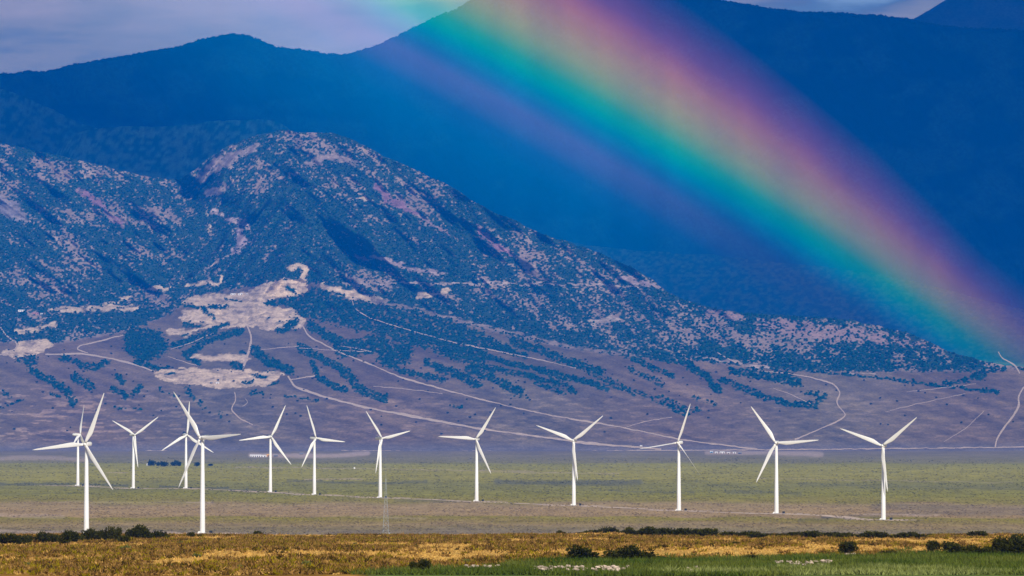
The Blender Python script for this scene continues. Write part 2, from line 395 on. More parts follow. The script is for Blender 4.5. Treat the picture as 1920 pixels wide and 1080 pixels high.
# density of woodland: gaussian modifiers (u,v,ru,rv,delta)
MODS = [(620, 275, 90, 26, -.42), (560, 262, 60, 20, -.3), (460, 300, 60, 30, -.2), (150, 340, 130, 40, -.22), (60, 480, 110, 70, -.26), (230, 400, 90, 40, -.12), (110, 560, 70, 30, -.15), (400, 500, 90, 40, .3), (560, 450, 90, 60, .22),
        (760, 470, 120, 40, .2), (800, 350, 60, 30, -.1), (740, 340, 60, 30, -.12), (700, 520, 60, 16, -.25), (850, 500, 90, 30, .1), (1000, 480, 60, 25, -.18), (1160, 510, 50, 18, -.25), (1080, 560, 70, 30, .05), (1120, 610, 50, 20, -.22),
        (1040, 540, 90, 10, .2), (1350, 620, 90, 30, -.2), (1450, 640, 120, 35, -.3), (1600, 620, 110, 20, -.4), (1620, 670, 130, 25, -.12), (1560, 645, 40, 16, .25), (1760, 690, 90, 12, .1), (740, 540, 60, 14, -.2), (320, 480, 60, 40, .12), (900, 560, 90, 20, -.1), (250, 600, 120, 18, .35)]
def warp(u, v, amp=5.0):
    return u + fbm(u / 16., v / 16., 3, 51) * amp * 2, v + fbm(u / 16., v / 12., 3, 57) * amp * 1.2
def dark_cells(u, v, d):
    """scrub cover: clumps with gaps between, sized so that a share d of the ground is covered"""
    fine = fbm(u / 3.8, v / 2.7, 3, 181)
    thr = .50 * (.5 - d)
    return sstep(thr - .035, thr + .035, fine) * sstep(.02, .10, d)
def cover(u, v):
    """returns woodland density and ground colour of the foothills and fan"""
    u = np.asarray(u, float); v = np.asarray(v, float)
    wu, wv = warp(u, v)
    vb = np.interp(wu, _vbu, _vbv)
    wood = 1 - sstep(-6, 5, wv - vb)
    d = 0.93 + fbm(u / 70., v / 40., 3, 61) * 1.1 + flanks(u, v, 13., 50., 3, 64) * 1.2
    for (a, b, ru, rv, q) in MODS:
        d = d + q * np.exp(-((u - a) / ru) ** 2 - ((v - b) / rv) ** 2)
    d = np.clip(d, 0.34, 1) * wood
    fan = np.array([.17, .122, .065])
    n = fbm(u / 40., v / 8., 4, 71)[..., None]
    colr = fan * (1 + n * .5)
    # pale dry grass flecks on the lower fan
    fl = sstep(.05, .17, fbm(u / 24., v / 4., 3, 75)) * sstep(700, 760, v) * (1 - sstep(815, 840, v)) * np.interp(u, [0, 250, 420, 2000], [1, .8, .45, .25])
    colr = colr + fl[..., None] * (np.array([.42, .30, .20]) - colr) * .75
    # gentle ribs down the fan
    thf = math.radians(20)
    rib = fbm((u * math.sin(thf) - v * math.cos(thf)) / 14., (u * math.cos(thf) + v * math.sin(thf)) / 260., 3, 77)
    colr = colr * (1 + rib[..., None] * .9 * sstep(540, 600, v)[..., None])
    colr[..., 0] *= 1 + 0.06 * np.sin(u / 90.)
    soil = np.array([.32, .235, .18])
    sm = (wood * 1.0)[..., None]
    soilc = soil * (1 + fbm(u / 30., v / 30., 3, 79)[..., None] * .4)
    colr = colr * (1 - sm) + soilc * sm
    for pts, w_, dn in STREAKS:
        s = limited(wu, wv, pts, 30, lambda a, b: stroke(a, b, [(p[0], p[1], (p[2] if len(p) > 2 else w_) * 1.3) for p in pts], w_, .45)) * dn
        d = np.maximum(d, s)
    green = np.array([.006, .05, .03])
    k = dark_cells(u, v, d)[..., None] * .92
    colr = colr * (1 - k) + green * k
    bu, bv = u + fbm(u / 11., v / 8., 3, 52) * 17, v + fbm(u / 13., v / 7., 3, 58) * 12
    holes = sstep(-.17, -.07, fbm(u / 10., v / 3.6, 3, 87))
    for kind, pts, w_, c in BARE:
        if kind == 'p': s = limited(bu, bv, pts, 8, lambda a, b: poly(a, b, pts))
        else: s = limited(bu, bv, pts, 20, lambda a, b: stroke(a, b, pts, w_, .3))
        s = s * (.45 + .55 * holes)
        if kind == 'c':
            k = dark_cells(u, v, d * (1 - .55 * s)); s2 = (s * (1 - k) * .9)[..., None]; d = d * (1 - .55 * s)
            colr = colr * (1 - s2) + np.array(c) * s2; continue
        d = d * (1 - s * .96)
        cc = np.array(c) * (1 + fbm(u / 14., v / 3.5, 4, 83)[..., None] * .9)
        colr = colr * (1 - s[..., None]) + cc * s[..., None]
    # scrub grown back inside the clearings
    for pts, w_ in REGROWN:
        s = limited(wu, wv, pts, 14, lambda a, b: stroke(a, b, pts, w_, .5))
        k = (dark_cells(u, v, s * .85) * s)[..., None]; d = np.maximum(d, s * .8)
        colr = colr * (1 - k) + green * k
    return d, np.clip(colr, 0.01, .8)

# valley floor colours by row: the bands of different scrub
_pb = np.array([845, 852, 867, 870, 880, 900, 906, 914, 928, 940, 946, 955, 968, 971, 978, 984, 992, 998, 1006], float)
_pc = np.array([(.20, .16, .10), (.20, .17, .10), (.21, .19, .08), (.26, .245, .045), (.29, .265, .045), (.28, .255, .045), (.22, .21, .05), (.22, .21, .05), (.24, .225, .035), (.25, .215, .045), (.31, .235, .11), (.33, .24, .12), (.32, .23, .11), (.245, .21, .03), (.26, .205, .06), (.29, .215, .10), (.235, .19, .09), (.22, .18, .11), (.25, .20, .12)])
DARKP = [([(540, 902), (700, 905), (800, 903)], 4, .45), ([(930, 903), (1060, 906), (1200, 904)], 9, .5), ([(740, 938), (900, 941)], 4, .3), ([(1500, 908), (1700, 912), (1920, 915)], 6, .2), ([(0, 908), (100, 907), (240, 910)], 4, .5),
         ([(0, 927), (200, 924)], 3, .2), ([(1360, 922), (1500, 926)], 6, .3), ([(1500, 975), (1720, 962), (1920, 964)], 7, .3), ([(1640, 950), (1920, 955)], 12, .3), ([(430, 918), (500, 922)], 3, .6), ([(1540, 969), (1600, 972)], 3, .6), ([(1140, 920), (1300, 923)], 2, .4), ([(300, 912), (500, 918)], 2, .5)]  # dark patches; streaks left of tower bases paint in the turbines' cast shadows
PALEP = [([(0, 860), (60, 858), (160, 862)], 8, .5), ([(470, 853), (560, 855), (640, 854), (690, 850)], 8, .75), ([(1325, 849), (1440, 848), (1540, 852)], 8, .65), ([(570, 899), (680, 899)], 2, .5), ([(900, 885), (1160, 888)], 1.6, .35), ([(440, 876), (560, 877), (1000, 884)], 1.4, .4),
         ([(1420, 897), (1900, 905)], 1.5, .3), ([(200, 886), (240, 887)], 1.6, .5), ([(0, 966), (120, 968)], 6, .35), ([(100, 941), (400, 943)], 3, .2), ([(350, 942), (400, 941)], 2, .5), ([(0, 995), (160, 1000), (330, 998)], 5, .5), ([(380, 1003), (560, 1004)], 4, .4), ([(660, 968), (800, 972)], 4, .25), ([(1600, 964), (1760, 966)], 2, .5)]
def plain_color(u, v):
    vv = v + fbm(u / 110., v / 9., 4, 91) * 11 * np.clip((v - 850) / 60, .3, 1)
    vv = vv + np.interp(u, [0, 500, 1100, 1900], [0, 0, 2, -3]) * sstep(930, 960, v)
    c = np.stack([np.interp(vv, _pb, _pc[:, i]) for i in range(3)], -1)
    c = c * (1 + fbm(u / 60., v / 2.5, 3, 95)[..., None] * .35)
    for pts, w_, s_ in DARKP:
        s = limited(u, v, pts, 14, lambda a, b: stroke(a, b + fbm(a / 25., b / 4., 3, 97) * 6, pts, w_, .6)) * s_
        c = c * (1 - s[..., None]) + np.array([.075, .085, .095]) * s[..., None]
    for pts, w_, s_ in PALEP:
        s = limited(u, v, pts, 14, lambda a, b: stroke(a, b + fbm(a / 25., b / 4., 3, 99) * 4, pts, w_, .6)) * s_
        c = c * (1 - s[..., None]) + np.array([.46, .36, .30]) * s[..., None]
    return c
GREEN_TOP = [(-2000, 1200), (640, 1090), (735, 1079), (800, 1075), (850, 1074), (900, 1071), (960, 1063), (1010, 1059), (1100, 1058), (1280, 1055), (1400, 1055), (1500, 1052), (1600, 1051), (1680, 1046), (1760, 1047), (1920, 1048), (4000, 1050)]
_gu, _gv = np.array(GREEN_TOP, float).T
def fg_v(D, z): return HOR + (CAMZ - z) / D * F
def fg_color(x, D):
    u = 960 + x / D * F; z = np.interp(D, _d, _z); v = HOR + (CAMZ - z) / np.maximum(D, 1) * F
    gold = np.array([.50, .31, .085]); brown = np.array([.26, .14, .03])
    b = sage_density(x, D)
    c = gold * (1 - b[..., None]) + brown * b[..., None]
    c = c * (1 + fbm(x / 4., D / 6., 3, 105)[..., None] * .4)
    g = sstep(-3, 3, v - np.interp(u, _gu, _gv) + fbm(x / 8., D / 14., 3, 107) * 16)
    gc = np.array([.10, .14, .035])
    return c * (1 - g[..., None]) + gc * g[..., None]
def sage_density(x, D):
    n = fbm(x / 14., D / 65., 3, 103) * 1.3 + fbm(x / 55., D / 70., 2, 104) * .9
    far = sstep(1150, 1290, D)
    return sstep(-.10, .05, n - .01 - .30 * far)
def green_mask(x, D):
    u = 960 + x / D * F; z = np.interp(D, _d, _z); v = HOR + (CAMZ - z) / D * F
    return v - np.interp(u, _gu, _gv) + fbm(x / 8., D / 14., 3, 107) * 16

# ------------------------------------------------------------------ ground sheet
def cols(step):
    mid = np.arange(-60, 1981, step, dtype=float)
    side = np.concatenate([np.arange(6, 700, 8), [760, 860, 1000, 1200, 1600, 2200, 3000, 4200, 5500, 7000, 9000]]).astype(float)
    return np.concatenate([(-60 - side)[::-1], mid, 1980 + side])
U = cols(1.9)
nearD = np.concatenate([[1, 20, 60, 120, 200, 300, 400, 480, 540, 570], np.linspace(590, 1330, 110), [1400, 1500, 1700, 2000, 2300, 2500, 3200, 3900]])
vp = np.arange(1012, 846, -1.0)
plainD = np.array([float(plain_point(960, q)[1]) for q in vp])
plainD = plainD[plainD > 3950]
ND = np.concatenate([nearD, plainD])
Dg, Ug = np.meshgrid(ND, U, indexing='ij')
Xg = Dg * (Ug - 960) / F
Zg = ground_z(Xg, Dg)
Pn = np.stack([Xg, Dg, Zg], -1)
Vg = HOR + (CAMZ - Zg) / Dg * F
Cn = np.where((Dg < 2600)[..., None], fg_color(Xg, Dg), plain_color(Ug, Vg))
T = np.linspace(0, 1, 400)
vt = outline(U)
Vh = 845 - T[:, None] * (845 - vt[None, :])
Uh = np.broadcast_to(U[None, :], Vh.shape)
Dh = hillD(Uh, Vh)
Ph = at(Uh, Vh, Dh)
_, Ch = cover(Uh, Vh)
kf = (1 - sstep(822, 846, Vh))[..., None]
pcol = np.array([.17, .145, .135]) * (1 + fbm(Uh / 60., Vh / 3., 3, 111)[..., None] * .4)
Ch = pcol * (1 - kf) + Ch * kf
# back slope of the foothills
top = Ph[-1]
back = []
for dd, dz in ((150, -30), (500, -220), (1000, -520), (1500, -700)):
    q = top.copy(); q[:, 1] += dd; q[:, 2] = np.maximum(q[:, 2] + dz, 5); back.append(q)
Pback = np.stack(back)
Cback = np.broadcast_to(np.array([.06, .07, .05]), Pback.shape)
P = np.concatenate([Pn, Ph[0:]]); C_ = np.concatenate([Cn, Ch])
grid_mesh('ground', P[:len(ND) + 2], M_ground, C_[:len(ND) + 2])
grid_mesh('foothills', np.concatenate([Ph[1:], Pback]), M_hill, np.concatenate([Ch[1:], Cback]))

# ------------------------------------------------------------------ mountains behind
def ridge_layer(name, out_pts, vbot, Dtop, Dbot, color_fn, amp, rows=120, step=4.0, rough=3.0, seed=0, dirn=40, mat_=None):
    ou, ov = np.array(out_pts, float).T
    U2 = cols(step)
    vtop = np.interp(U2, ou, ov) + fbm(U2 / 40., 0.3, 3, seed) * 5 + fbm(U2 / 5., 0.7, 2, seed + 1) * rough
    t = np.linspace(0, 1, rows)
    V = vbot - t[:, None] * (vbot - vtop[None, :])
    Uu = np.broadcast_to(U2[None, :], V.shape)
    th = math.radians(dirn)
    pc = Uu * math.sin(th) - V * math.cos(th); pa = Uu * math.cos(th) + V * math.sin(th)
    g = fbm(pc / 70., pa / 260., 4, seed + 5)
    vref = float(np.min(ov[(ou > 0) & (ou < 1920)])) if ((ou > 0) & (ou < 1920)).any() else float(np.min(ov))
    D = Dbot + (Dtop - Dbot) * (vbot - V) / (vbot - vref) + g * amp
    Pp = at(Uu, V, D)
    tp = Pp[-1]; bk = []
    for dd, dz in ((200, -60), (900, -500), (2200, -1300)):
        q = tp.copy(); q[:, 1] += dd; q[:, 2] = np.maximum(q[:, 2] + dz, 3); bk.append(q)
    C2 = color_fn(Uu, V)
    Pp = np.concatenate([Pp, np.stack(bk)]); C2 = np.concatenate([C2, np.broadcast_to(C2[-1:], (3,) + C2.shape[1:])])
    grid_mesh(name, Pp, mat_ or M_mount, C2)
    return lambda u, v: Dbot + (Dtop - Dbot) * (vbot - v) / (vbot - vref)
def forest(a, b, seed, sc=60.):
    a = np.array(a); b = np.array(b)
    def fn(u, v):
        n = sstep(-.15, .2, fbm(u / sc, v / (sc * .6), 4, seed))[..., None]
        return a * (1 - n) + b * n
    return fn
MAIN = [(-900, 190), (-60, 150), (0, 139), (20, 141), (50, 134), (85, 136), (110, 130), (160, 119), (220, 109), (290, 97), (330, 90), (370, 79), (410, 68), (440, 65), (465, 68), (490, 79), (515, 91), (560, 95), (600, 101), (640, 105), (665, 99), (700, 88), (740, 72), (780, 52), (820, 32), (850, 22), (880, 5), (920, -18), (1000, -50), (1100, -75), (1180, -60), (1260, -28), (1310, -8), (1345, 0), (1400, 8), (1440, 17), (1500, 24), (1560, 25), (1640, 30), (1705, 38), (1800, 52), (1920, 60), (2600, 40)]
ridge_layer('far_peak', [(-900, 400), (1500, 160), (1700, 42), (1740, 20), (1775, -1), (1850, -40), (1950, -80), (2600, -120)], 260, 42500, 39500, forest((.05, .07, .08), (.09, .10, .10), 3), 200, rows=60, rough=1.5, seed=121)
ridge_layer('far_mountain', MAIN, 640, 33500, 28500, forest((.003, .012, .02), (.035, .10, .07), 7, 75.), 1000, rows=170, seed=131, dirn=55)  # forest tones, with ravine shading painted in by stronger dark-light contrast
ridge_layer('shaded_spur', [(-900, 120), (-60, 150), (0, 165), (50, 183), (100, 205), (150, 232), (190, 244), (240, 262), (330, 300), (500, 420), (900, 600), (1200, 700), (2600, 700)], 715, 28100, 26900, forest((.012, .08, .05), (.11, .24, .15), 9, 12.), 250, rows=80, seed=141, mat_=M_hill)
ridge_layer('shaded_knob', [(-900, 420), (60, 330), (130, 260), (155, 246), (190, 240), (240, 236), (300, 238), (350, 233), (400, 226), (450, 226), (500, 223), (520, 228), (545, 243), (620, 300), (800, 420), (1000, 560), (1150, 700), (2600, 700)], 715, 26800, 25600, forest((.012, .10, .06), (.13, .28, .16), 11, 10.), 220, rows=80, seed=151, mat_=M_hill)
ridge_layer('wooded_ridge', [(-900, 690), (700, 640), (900, 520), (980, 445), (1060, 450), (1110, 460), (1180, 468), (1260, 474), (1340, 478), (1440, 490), (1540, 498), (1640, 512), (1740, 534), (1830, 558), (1920, 582), (2200, 650), (2600, 700)], 715, 27600, 25200, forest((.03, .095, .045), (.15, .17, .07), 13, 7.), 160, rows=110, seed=161, dirn=15, step=3.0, mat_=M_hill)

# ------------------------------------------------------------------ dirt roads draped over the fan
def road(pts, w_px, pf, name='dirt_road', m=M_track, lift=14.0, wob=2.0):
    Q = []
    for a, b in zip(pts[:-1], pts[1:]):
        n = max(2, int(math.hypot(b[0] - a[0], b[1] - a[1]) / 4))
        for i in range(n): t = i / n; Q.append((a[0] + (b[0] - a[0]) * t, a[1] + (b[1] - a[1]) * t))
    Q.append(pts[-1]); Q = np.array(Q, float)
    K = np.array([.25, .5, .25])
    for _ in range(3):
        Q[1:-1] = .25 * Q[:-2] + .5 * Q[1:-1] + .25 * Q[2:]
    Q[:, 1] += fbm(Q[:, 0] / 9., Q[:, 1] / 9., 2, 171) * wob
    T_ = np.gradient(Q, axis=0); T_ /= np.linalg.norm(T_, axis=1)[:, None] + 1e-9
    Nn = np.stack([-T_[:, 1], T_[:, 0]], -1)
    ww = w_px / 2 * (1 + fbm(np.arange(len(Q)) / 5., 0.2, 2, 173) * 1.4)
    A = Q + Nn * ww[:, None]; B = Q - Nn * ww[:, None]
    PA = pf(A[:, 0], A[:, 1], lift); PB = pf(B[:, 0], B[:, 1], lift); PM = pf(Q[:, 0], Q[:, 1], lift)
    return grid_mesh(name, np.stack([PA, PM, PB]), m)
ROADS = [([(0, 613), (12, 630), (35, 645), (30, 655), (0, 665)], 2.6), ([(85, 665), (150, 663), (200, 670), (240, 680), (290, 696)], 3), ([(235, 627), (185, 640), (148, 648), (142, 655), (165, 662)], 2.2),
         ([(463, 610), (472, 632), (468, 655), (455, 692)], 3.6), ([(440, 735), (443, 750), (432, 768), (450, 785), (474, 796)], 2), ([(460, 748), (468, 755), (455, 762)], 1.3),
         ([(560, 600), (580, 632), (640, 662), (700, 685), (715, 692), (750, 707), (820, 727), (900, 748), (960, 763), (1040, 780), (1160, 800), (1280, 825), (1420, 842)], 2.4),
         ([(540, 705), (552, 725), (600, 742), (680, 763), (780, 782), (900, 804), (1000, 817), (1100, 831), (1190, 838), (1240, 842)], 3.8), ([(545, 712), (600, 703), (590, 705)], 2),
         ([(660, 560), (664, 578), (690, 595), (760, 617), (850, 642), (1000, 672), (1080, 690)], 1.6), ([(640, 648), (700, 660), (560, 653)], 1.2),
         ([(1510, 705), (1565, 720), (1577, 738), (1567, 752), (1575, 766), (1588, 778), (1570, 790), (1530, 808), (1490, 824)], 2.4), ([(1920, 725), (1908, 745), (1912, 758), (1900, 780), (1880, 805), (1869, 822), (1866, 838)], 3.2),
         ([(1872, 660), (1876, 670), (1905, 686), (1912, 700)], 2.2), ([(1420, 695), (1480, 700), (1512, 706)], 1.5), ([(55, 857), (130, 848), (250, 846), (320, 846)], 1.8), ([(640, 845), (760, 846), (1100, 846), (1300, 844), (1600, 842), (1920, 838)], 1.7),
         ([(700, 724), (760, 729), (830, 738)], 1.2), ([(1170, 802), (1210, 790), (1260, 782)], 1.1), ([(1700, 735), (1760, 728), (1830, 720)], 1.0), ([(1660, 772), (1720, 757), (1810, 738)], 1.0), ([(1450, 728), (1480, 738), (1520, 757)], 1.2), ([(1770, 828), (1815, 800), (1845, 770)], .9),
         ([(320, 655), (365, 640), (400, 624)], 1.2), ([(315, 668), (350, 680), (372, 686)], 1.2), ([(490, 655), (560, 649)], 1.2), ([(1345, 660), (1360, 670), (1380, 680)], 2)]
for p, w_ in ROADS: road(p, w_, lambda u, v, l: hill_point(u, np.minimum(v, 845), l))
# service road past the turbines, on the valley floor
def plain_pf(u, v, l):
    q = plain_point(u, v); q = q.copy(); q[..., 2] += 0.25; return q
def flat_strip(pts, width, name, m, z):
    Q = np.array([plain_point(a, b)[:2] for a, b in pts]); R = []
    for a, b in zip(Q[:-1], Q[1:]):
        n = max(2, int(np.linalg.norm(b - a) / 25))
        for i in range(n): R.append(a + (b - a) * i / n)
    R.append(Q[-1]); R = np.array(R)
    for _ in range(4): R[1:-1] = .25 * R[:-2] + .5 * R[1:-1] + .25 * R[2:]
    T_ = np.gradient(R, axis=0); T_ /= np.linalg.norm(T_, axis=1)[:, None] + 1e-9
    Nn = np.stack([-T_[:, 1], T_[:, 0]], -1) * (width / 2) * (1 + fbm(np.arange(len(R)) / 3., .1, 2, 5)[:, None] * .9)
    zz = np.full((len(R), 1), z)
    return grid_mesh(name, np.stack([np.hstack([R + Nn, zz]), np.hstack([R - Nn, zz])]), m)
flat_strip([(60, 909.5), (146, 911.5), (250, 915.5), (350, 916.5), (430, 919), (507, 923.5), (590, 928), (650, 930), (714, 934), (800, 936), (893, 941), (980, 944), (1076, 948.5), (1180, 952.5), (1273, 958), (1360, 961), (1456, 963.5), (1540, 965.5), (1570, 968), (1600, 973), (1656, 975.5), (1695, 976.5)], 20, 'service_road', M_trackn, 0.10)

# ------------------------------------------------------------------ wind turbines
def tower_mesh():
    m = MB(); H = 77.6
    zs = [0, .6, 6, 26, 26.05, 52, 52.05, H]; rs = [2.5, 2.4, 2.32, 2.1, 2.07, 1.75, 1.72, 1.4]
    m.tube([(0, 0, z) for z in zs], rs, 28); return m
def blade_mesh():
    m = MB(); L = 46.5; n = 22; k = 14; vs = []; fs = []
    for i in range(n + 1):
        t = i / n; r = 1.6 + t * L
        ch = float(np.interp(t, [0, .04, .1, .2, .3, .5, .75, .93, 1], [2.3, 2.4, 3.3, 4.3, 4.1, 3.1, 2.0, 1.2, .3]))
        th = float(np.interp(t, [0, .04, .12, .2, .4, .7, 1], [1.9, 1.9, 1.35, .9, .5, .26, .04]))
        tw = math.radians(float(np.interp(t, [0, .1, .3, .6, 1], [22, 20, 10, 4, 0])))
        off = float(np.interp(t, [0, .05, .2, 1], [0, 0, .22, .15])) * ch
        for j in range(k):
            a = 2 * math.pi * j / k
            x = math.cos(a) * ch / 2 + off; y = math.sin(a) * th / 2 * (1 if t < .05 else (1 + .35 * math.cos(a)) if x < 99 else 1)
            pre = -1.2 * t * t
            vs.append((x * math.cos(tw) - y * math.sin(tw), x * math.sin(tw) + y * math.cos(tw) + pre, r))
    for i in range(n):
        for j in range(k):
            j2 = (j + 1) % k; fs.append((i * k + j, i * k + j2, (i + 1) * k + j2, (i + 1) * k + j))
    fs.append(tuple(range(k - 1, -1, -1))); fs.append(tuple(n * k + j for j in range(k)))
    m.add(vs, fs); return m
def nacelle_mesh():
    # lofted rounded housing, rotor side at -y
    m = MB(); vs = []; fs = []; k = 20
    for (y, w_, h, zc) in ((-2.6, 1.1, 1.2, 0), (-2.3, 1.5, 1.55, 0), (-1.0, 1.75, 1.8, .05), (2.5, 1.8, 1.9, .1), (6.0, 1.75, 1.8, .15), (8.2, 1.5, 1.5, .3), (8.8, .9, 1.0, .4)):
        for j in range(k):
            a = 2 * math.pi * j / k; c, s = math.cos(a), math.sin(a)
            e = .55
            vs.append((w_ * math.copysign(abs(c) ** e, c), y, zc + h * math.copysign(abs(s) ** e, s)))
    for i in range(6):
        for j in range(k):
            j2 = (j + 1) % k; fs.append((i * k + j, (i + 1) * k + j, (i + 1) * k + j2, i * k + j2))
    fs.append(tuple(range(k))); fs.append(tuple(6 * k + j for j in range(k - 1, -1, -1)))
    m.add(vs, fs); return m
def make_turbine():
    root = empty('wind_turbine', (0, 0, 0))
    tw = tower_mesh().build('tower', M_white, root, True)
    d = MB(); d.box((0, -2.22, 2.9), (.95, .12, 2.1)); d.build('door', M_grey, tw)
    b = MB(); b.tube([(0, 0, 0), (0, 0, .5)], [3.6, 3.6], 28); b.build('foundation', M_grey, root)
    s = MB(); s.box((-2.9, -1.3, .9), (1.6, 1.6, 1.8)); s.box((-3.9, -1.3, .45), (.8, 1.6, .9)); s.box((-2.9, -1.3, 1.85), (1.7, 1.7, .12)); s.build('entry_steps', M_white, root)
    n = nacelle_mesh().build('nacelle', M_white, root, True)
    hb = MB(); hb.tube([(0, 2.2, 0), (0, .9, 0), (0, -.2, 0), (0, -1.1, 0), (0, -1.6, 0)], [1.35, 1.6, 1.55, 1.0, .25], 20); h = hb.build('hub', M_white, root, True)
    cw = MB(); cw.box((0, 5.5, 2.35), (2.4, 2.6, .9)); cw.build('cooler', M_grey, n)
    am = MB(); am.tube([(.6, 8, 1.6), (.6, 8, 3.6)], .07, 6); am.build('wind_vane', M_grey, n)
    bl = blade_mesh(); bs = []
    for k in range(3): bs.append(bl.build('blade', M_blade, root, True) if k == 0 else None)
    for k in (1, 2):
        c = bs[0].copy(); col.objects.link(c); c.parent = root; bs[k] = c
    return root
TUR = [ # base u, base v, hub u, hub v, yaw, roll, R, feather, label
 (162, 1001, 162, 833, -20, 66, 50, 0, 'large near white wind turbine on the left, with one blade pointing level left'),
 (146, 911, 151.7, 815, 76, 80, 47, 50, 'distant white wind turbine seen edge on, standing behind the nearest left turbine'),
 (250, 916, 252.6, 815.5, 40, 34, 49, 0, 'small white wind turbine in a Y pose, left of the dark farm trees'),
 (348.7, 916, 351, 815.5, 30, 88, 50, 0, 'small white wind turbine with one blade straight up, just behind the second large turbine'),
 (379.7, 1000, 374.7, 821, -36, 4, 50, 0, 'large near white wind turbine with its nacelle and one blade pointing right'),
 (507, 923, 508.75, 819, 20, 66, 49, 0, 'white wind turbine beside the white sheds and orange shed at the foot of the fan'),
 (589.5, 928, 593, 821.5, 42, 114, 49, 0, 'white wind turbine with one steep blade up-left and a short foreshortened blade down-left'),
 (713, 933.5, 717, 822, 44, 12, 48, 0, 'white wind turbine right next to the thin grey lattice mast'),
 (893.75, 940, 893, 823.5, -16, 56, 48, 0, 'white wind turbine with a level blade to the left, below the pale fan road'),
 (1076, 948, 1075, 826, -16, 38, 48, 0, 'white wind turbine in a wide Y pose, fourth from the right end of the row'),
 (1273, 957.5, 1272.5, 830, -26, 70, 47, 62, 'white wind turbine with thin edge-on blades, third from the right end of the row'),
 (1456, 963, 1453.8, 830.5, -14, 4, 48, 0, 'white wind turbine with a level blade to the right, second from the right end'),
 (1656.5, 975, 1654.3, 836, -20, 38, 47, 0, 'rightmost white wind turbine, in a Y pose at the end of the gravel service road')]
proto = make_turbine()
pad_pts = []
for i, (bu, bv, hu, hv, yaw, roll, R_, fe, lab) in enumerate(TUR):
    o = proto if i == 0 else copy_tree(proto)
    if i == 0: spare = None
    base = plain_point(bu, bv); D = base[1]
    hubw = at(hu, hv, D)
    o.location = [float(q) for q in base]
    tag(o, lab, 'wind turbine', 'row of white wind turbines on the valley floor')
    y = math.radians(yaw)
    hh = hubw[2] - base[2]
    ax = Vector((math.sin(y), -math.cos(y), 0))          # rotor side of the shaft
    # tower stretched to this hub's height; foundations differ by a metre or so
    parts = {c.name.split('.')[0]: c for c in o.children if not c.name.startswith('blade')}
    parts['tower'].scale = (1, 1, (hh - 1.9) / 77.6)
    over = 3.6
    hub = Vector((0, 0, hh)) + ax * over
    parts['nacelle'].location = (0, 0, hh); parts['nacelle'].rotation_euler = (0, 0, y)
    parts['hub'].location = hub; parts['hub'].rotation_euler = (0, 0, y)
    e1 = Vector((math.cos(y), math.sin(y), 0)); e2 = Vector((0, 0, 1))
    cone = math.radians(3)
    bl = [c for c in o.children if c.name.startswith('blade')]
    for k, c in enumerate(bl):
        a = math.radians(roll + 120 * k)
        zax = (e1 * math.cos(a) + e2 * math.sin(a)) * math.cos(cone) + ax * math.sin(cone); zax.normalize()
        yax = (-ax - zax * (-ax).dot(zax)).normalized()      # local +y points downwind
        xax = yax.cross(zax)
        mtx = Matrix((xax, yax, zax)).transposed()
        if fe: mtx = mtx @ Matrix.Rotation(math.radians(fe), 3, 'Z')
        c.rotation_euler = mtx.to_euler(); c.location = hub; s = R_ / 48.1; c.scale = (1, 1, s)
    pad_pts.append(base)
# transformer boxes beside the towers
tp_ = None
SPOT = ['nearest left turbine', 'edge-on distant turbine', 'turbine left of the farm trees', 'turbine behind the near centre-left one', 'large near centre-left turbine', 'turbine beside the white sheds', 'turbine left of the mast turbine', 'turbine next to the lattice mast', 'turbine below the pale fan road', 'fourth turbine from the right end', 'third turbine from the right end', 'second turbine from the right end', 'rightmost turbine']
def make_tbox():
    r = empty('transformer_box', (0, 0, 0))
    b = MB(); b.box((0, 0, 1.25), (2.7, 2.2, 2.1)); b.build('cabinet', M_dark, r)
    l = MB(); l.box((0, 0, 2.36), (2.9, 2.4, .12)); l.build('lid', M_dark, r)
    f = MB(); f.box((0, -1.6, 1.0), (2.3, .5, 1.3)); f.build('cooling_fins', M_dark, r)
    p = MB(); p.box((0, -.2, .1), (3.4, 3.4, .2)); p.build('plinth', M_grey, r)
    return r
tb = make_tbox()
for i, b in enumerate(pad_pts):
    o = tb if i == 0 else copy_tree(tb)
    o.location = (float(b[0]) + 7.6, float(b[1]) - 1.0, 0.08)
    tag(o, 'small dark transformer box right of the base of the ' + SPOT[i], 'transformer', 'transformer boxes at the turbine bases')
    # gravel pad
    ang = np.linspace(0, 2 * math.pi, 40, endpoint=False)
    rx = 38 * (1 + fbm(np.cos(ang) * 2, np.sin(ang) * 2, 2, i) * .5); ry = 24 * (1 + fbm(np.cos(ang) * 2 + 5, np.sin(ang) * 2, 2, i) * .5)
    m = MB(); m.add([(float(b[0] + rx[j] * math.cos(ang[j])), float(b[1] + ry[j] * math.sin(ang[j])), .16) for j in range(40)], [tuple(range(40))])
    o = m.build('gravel_pad', M_trackn); o['kind'] = 'structure'

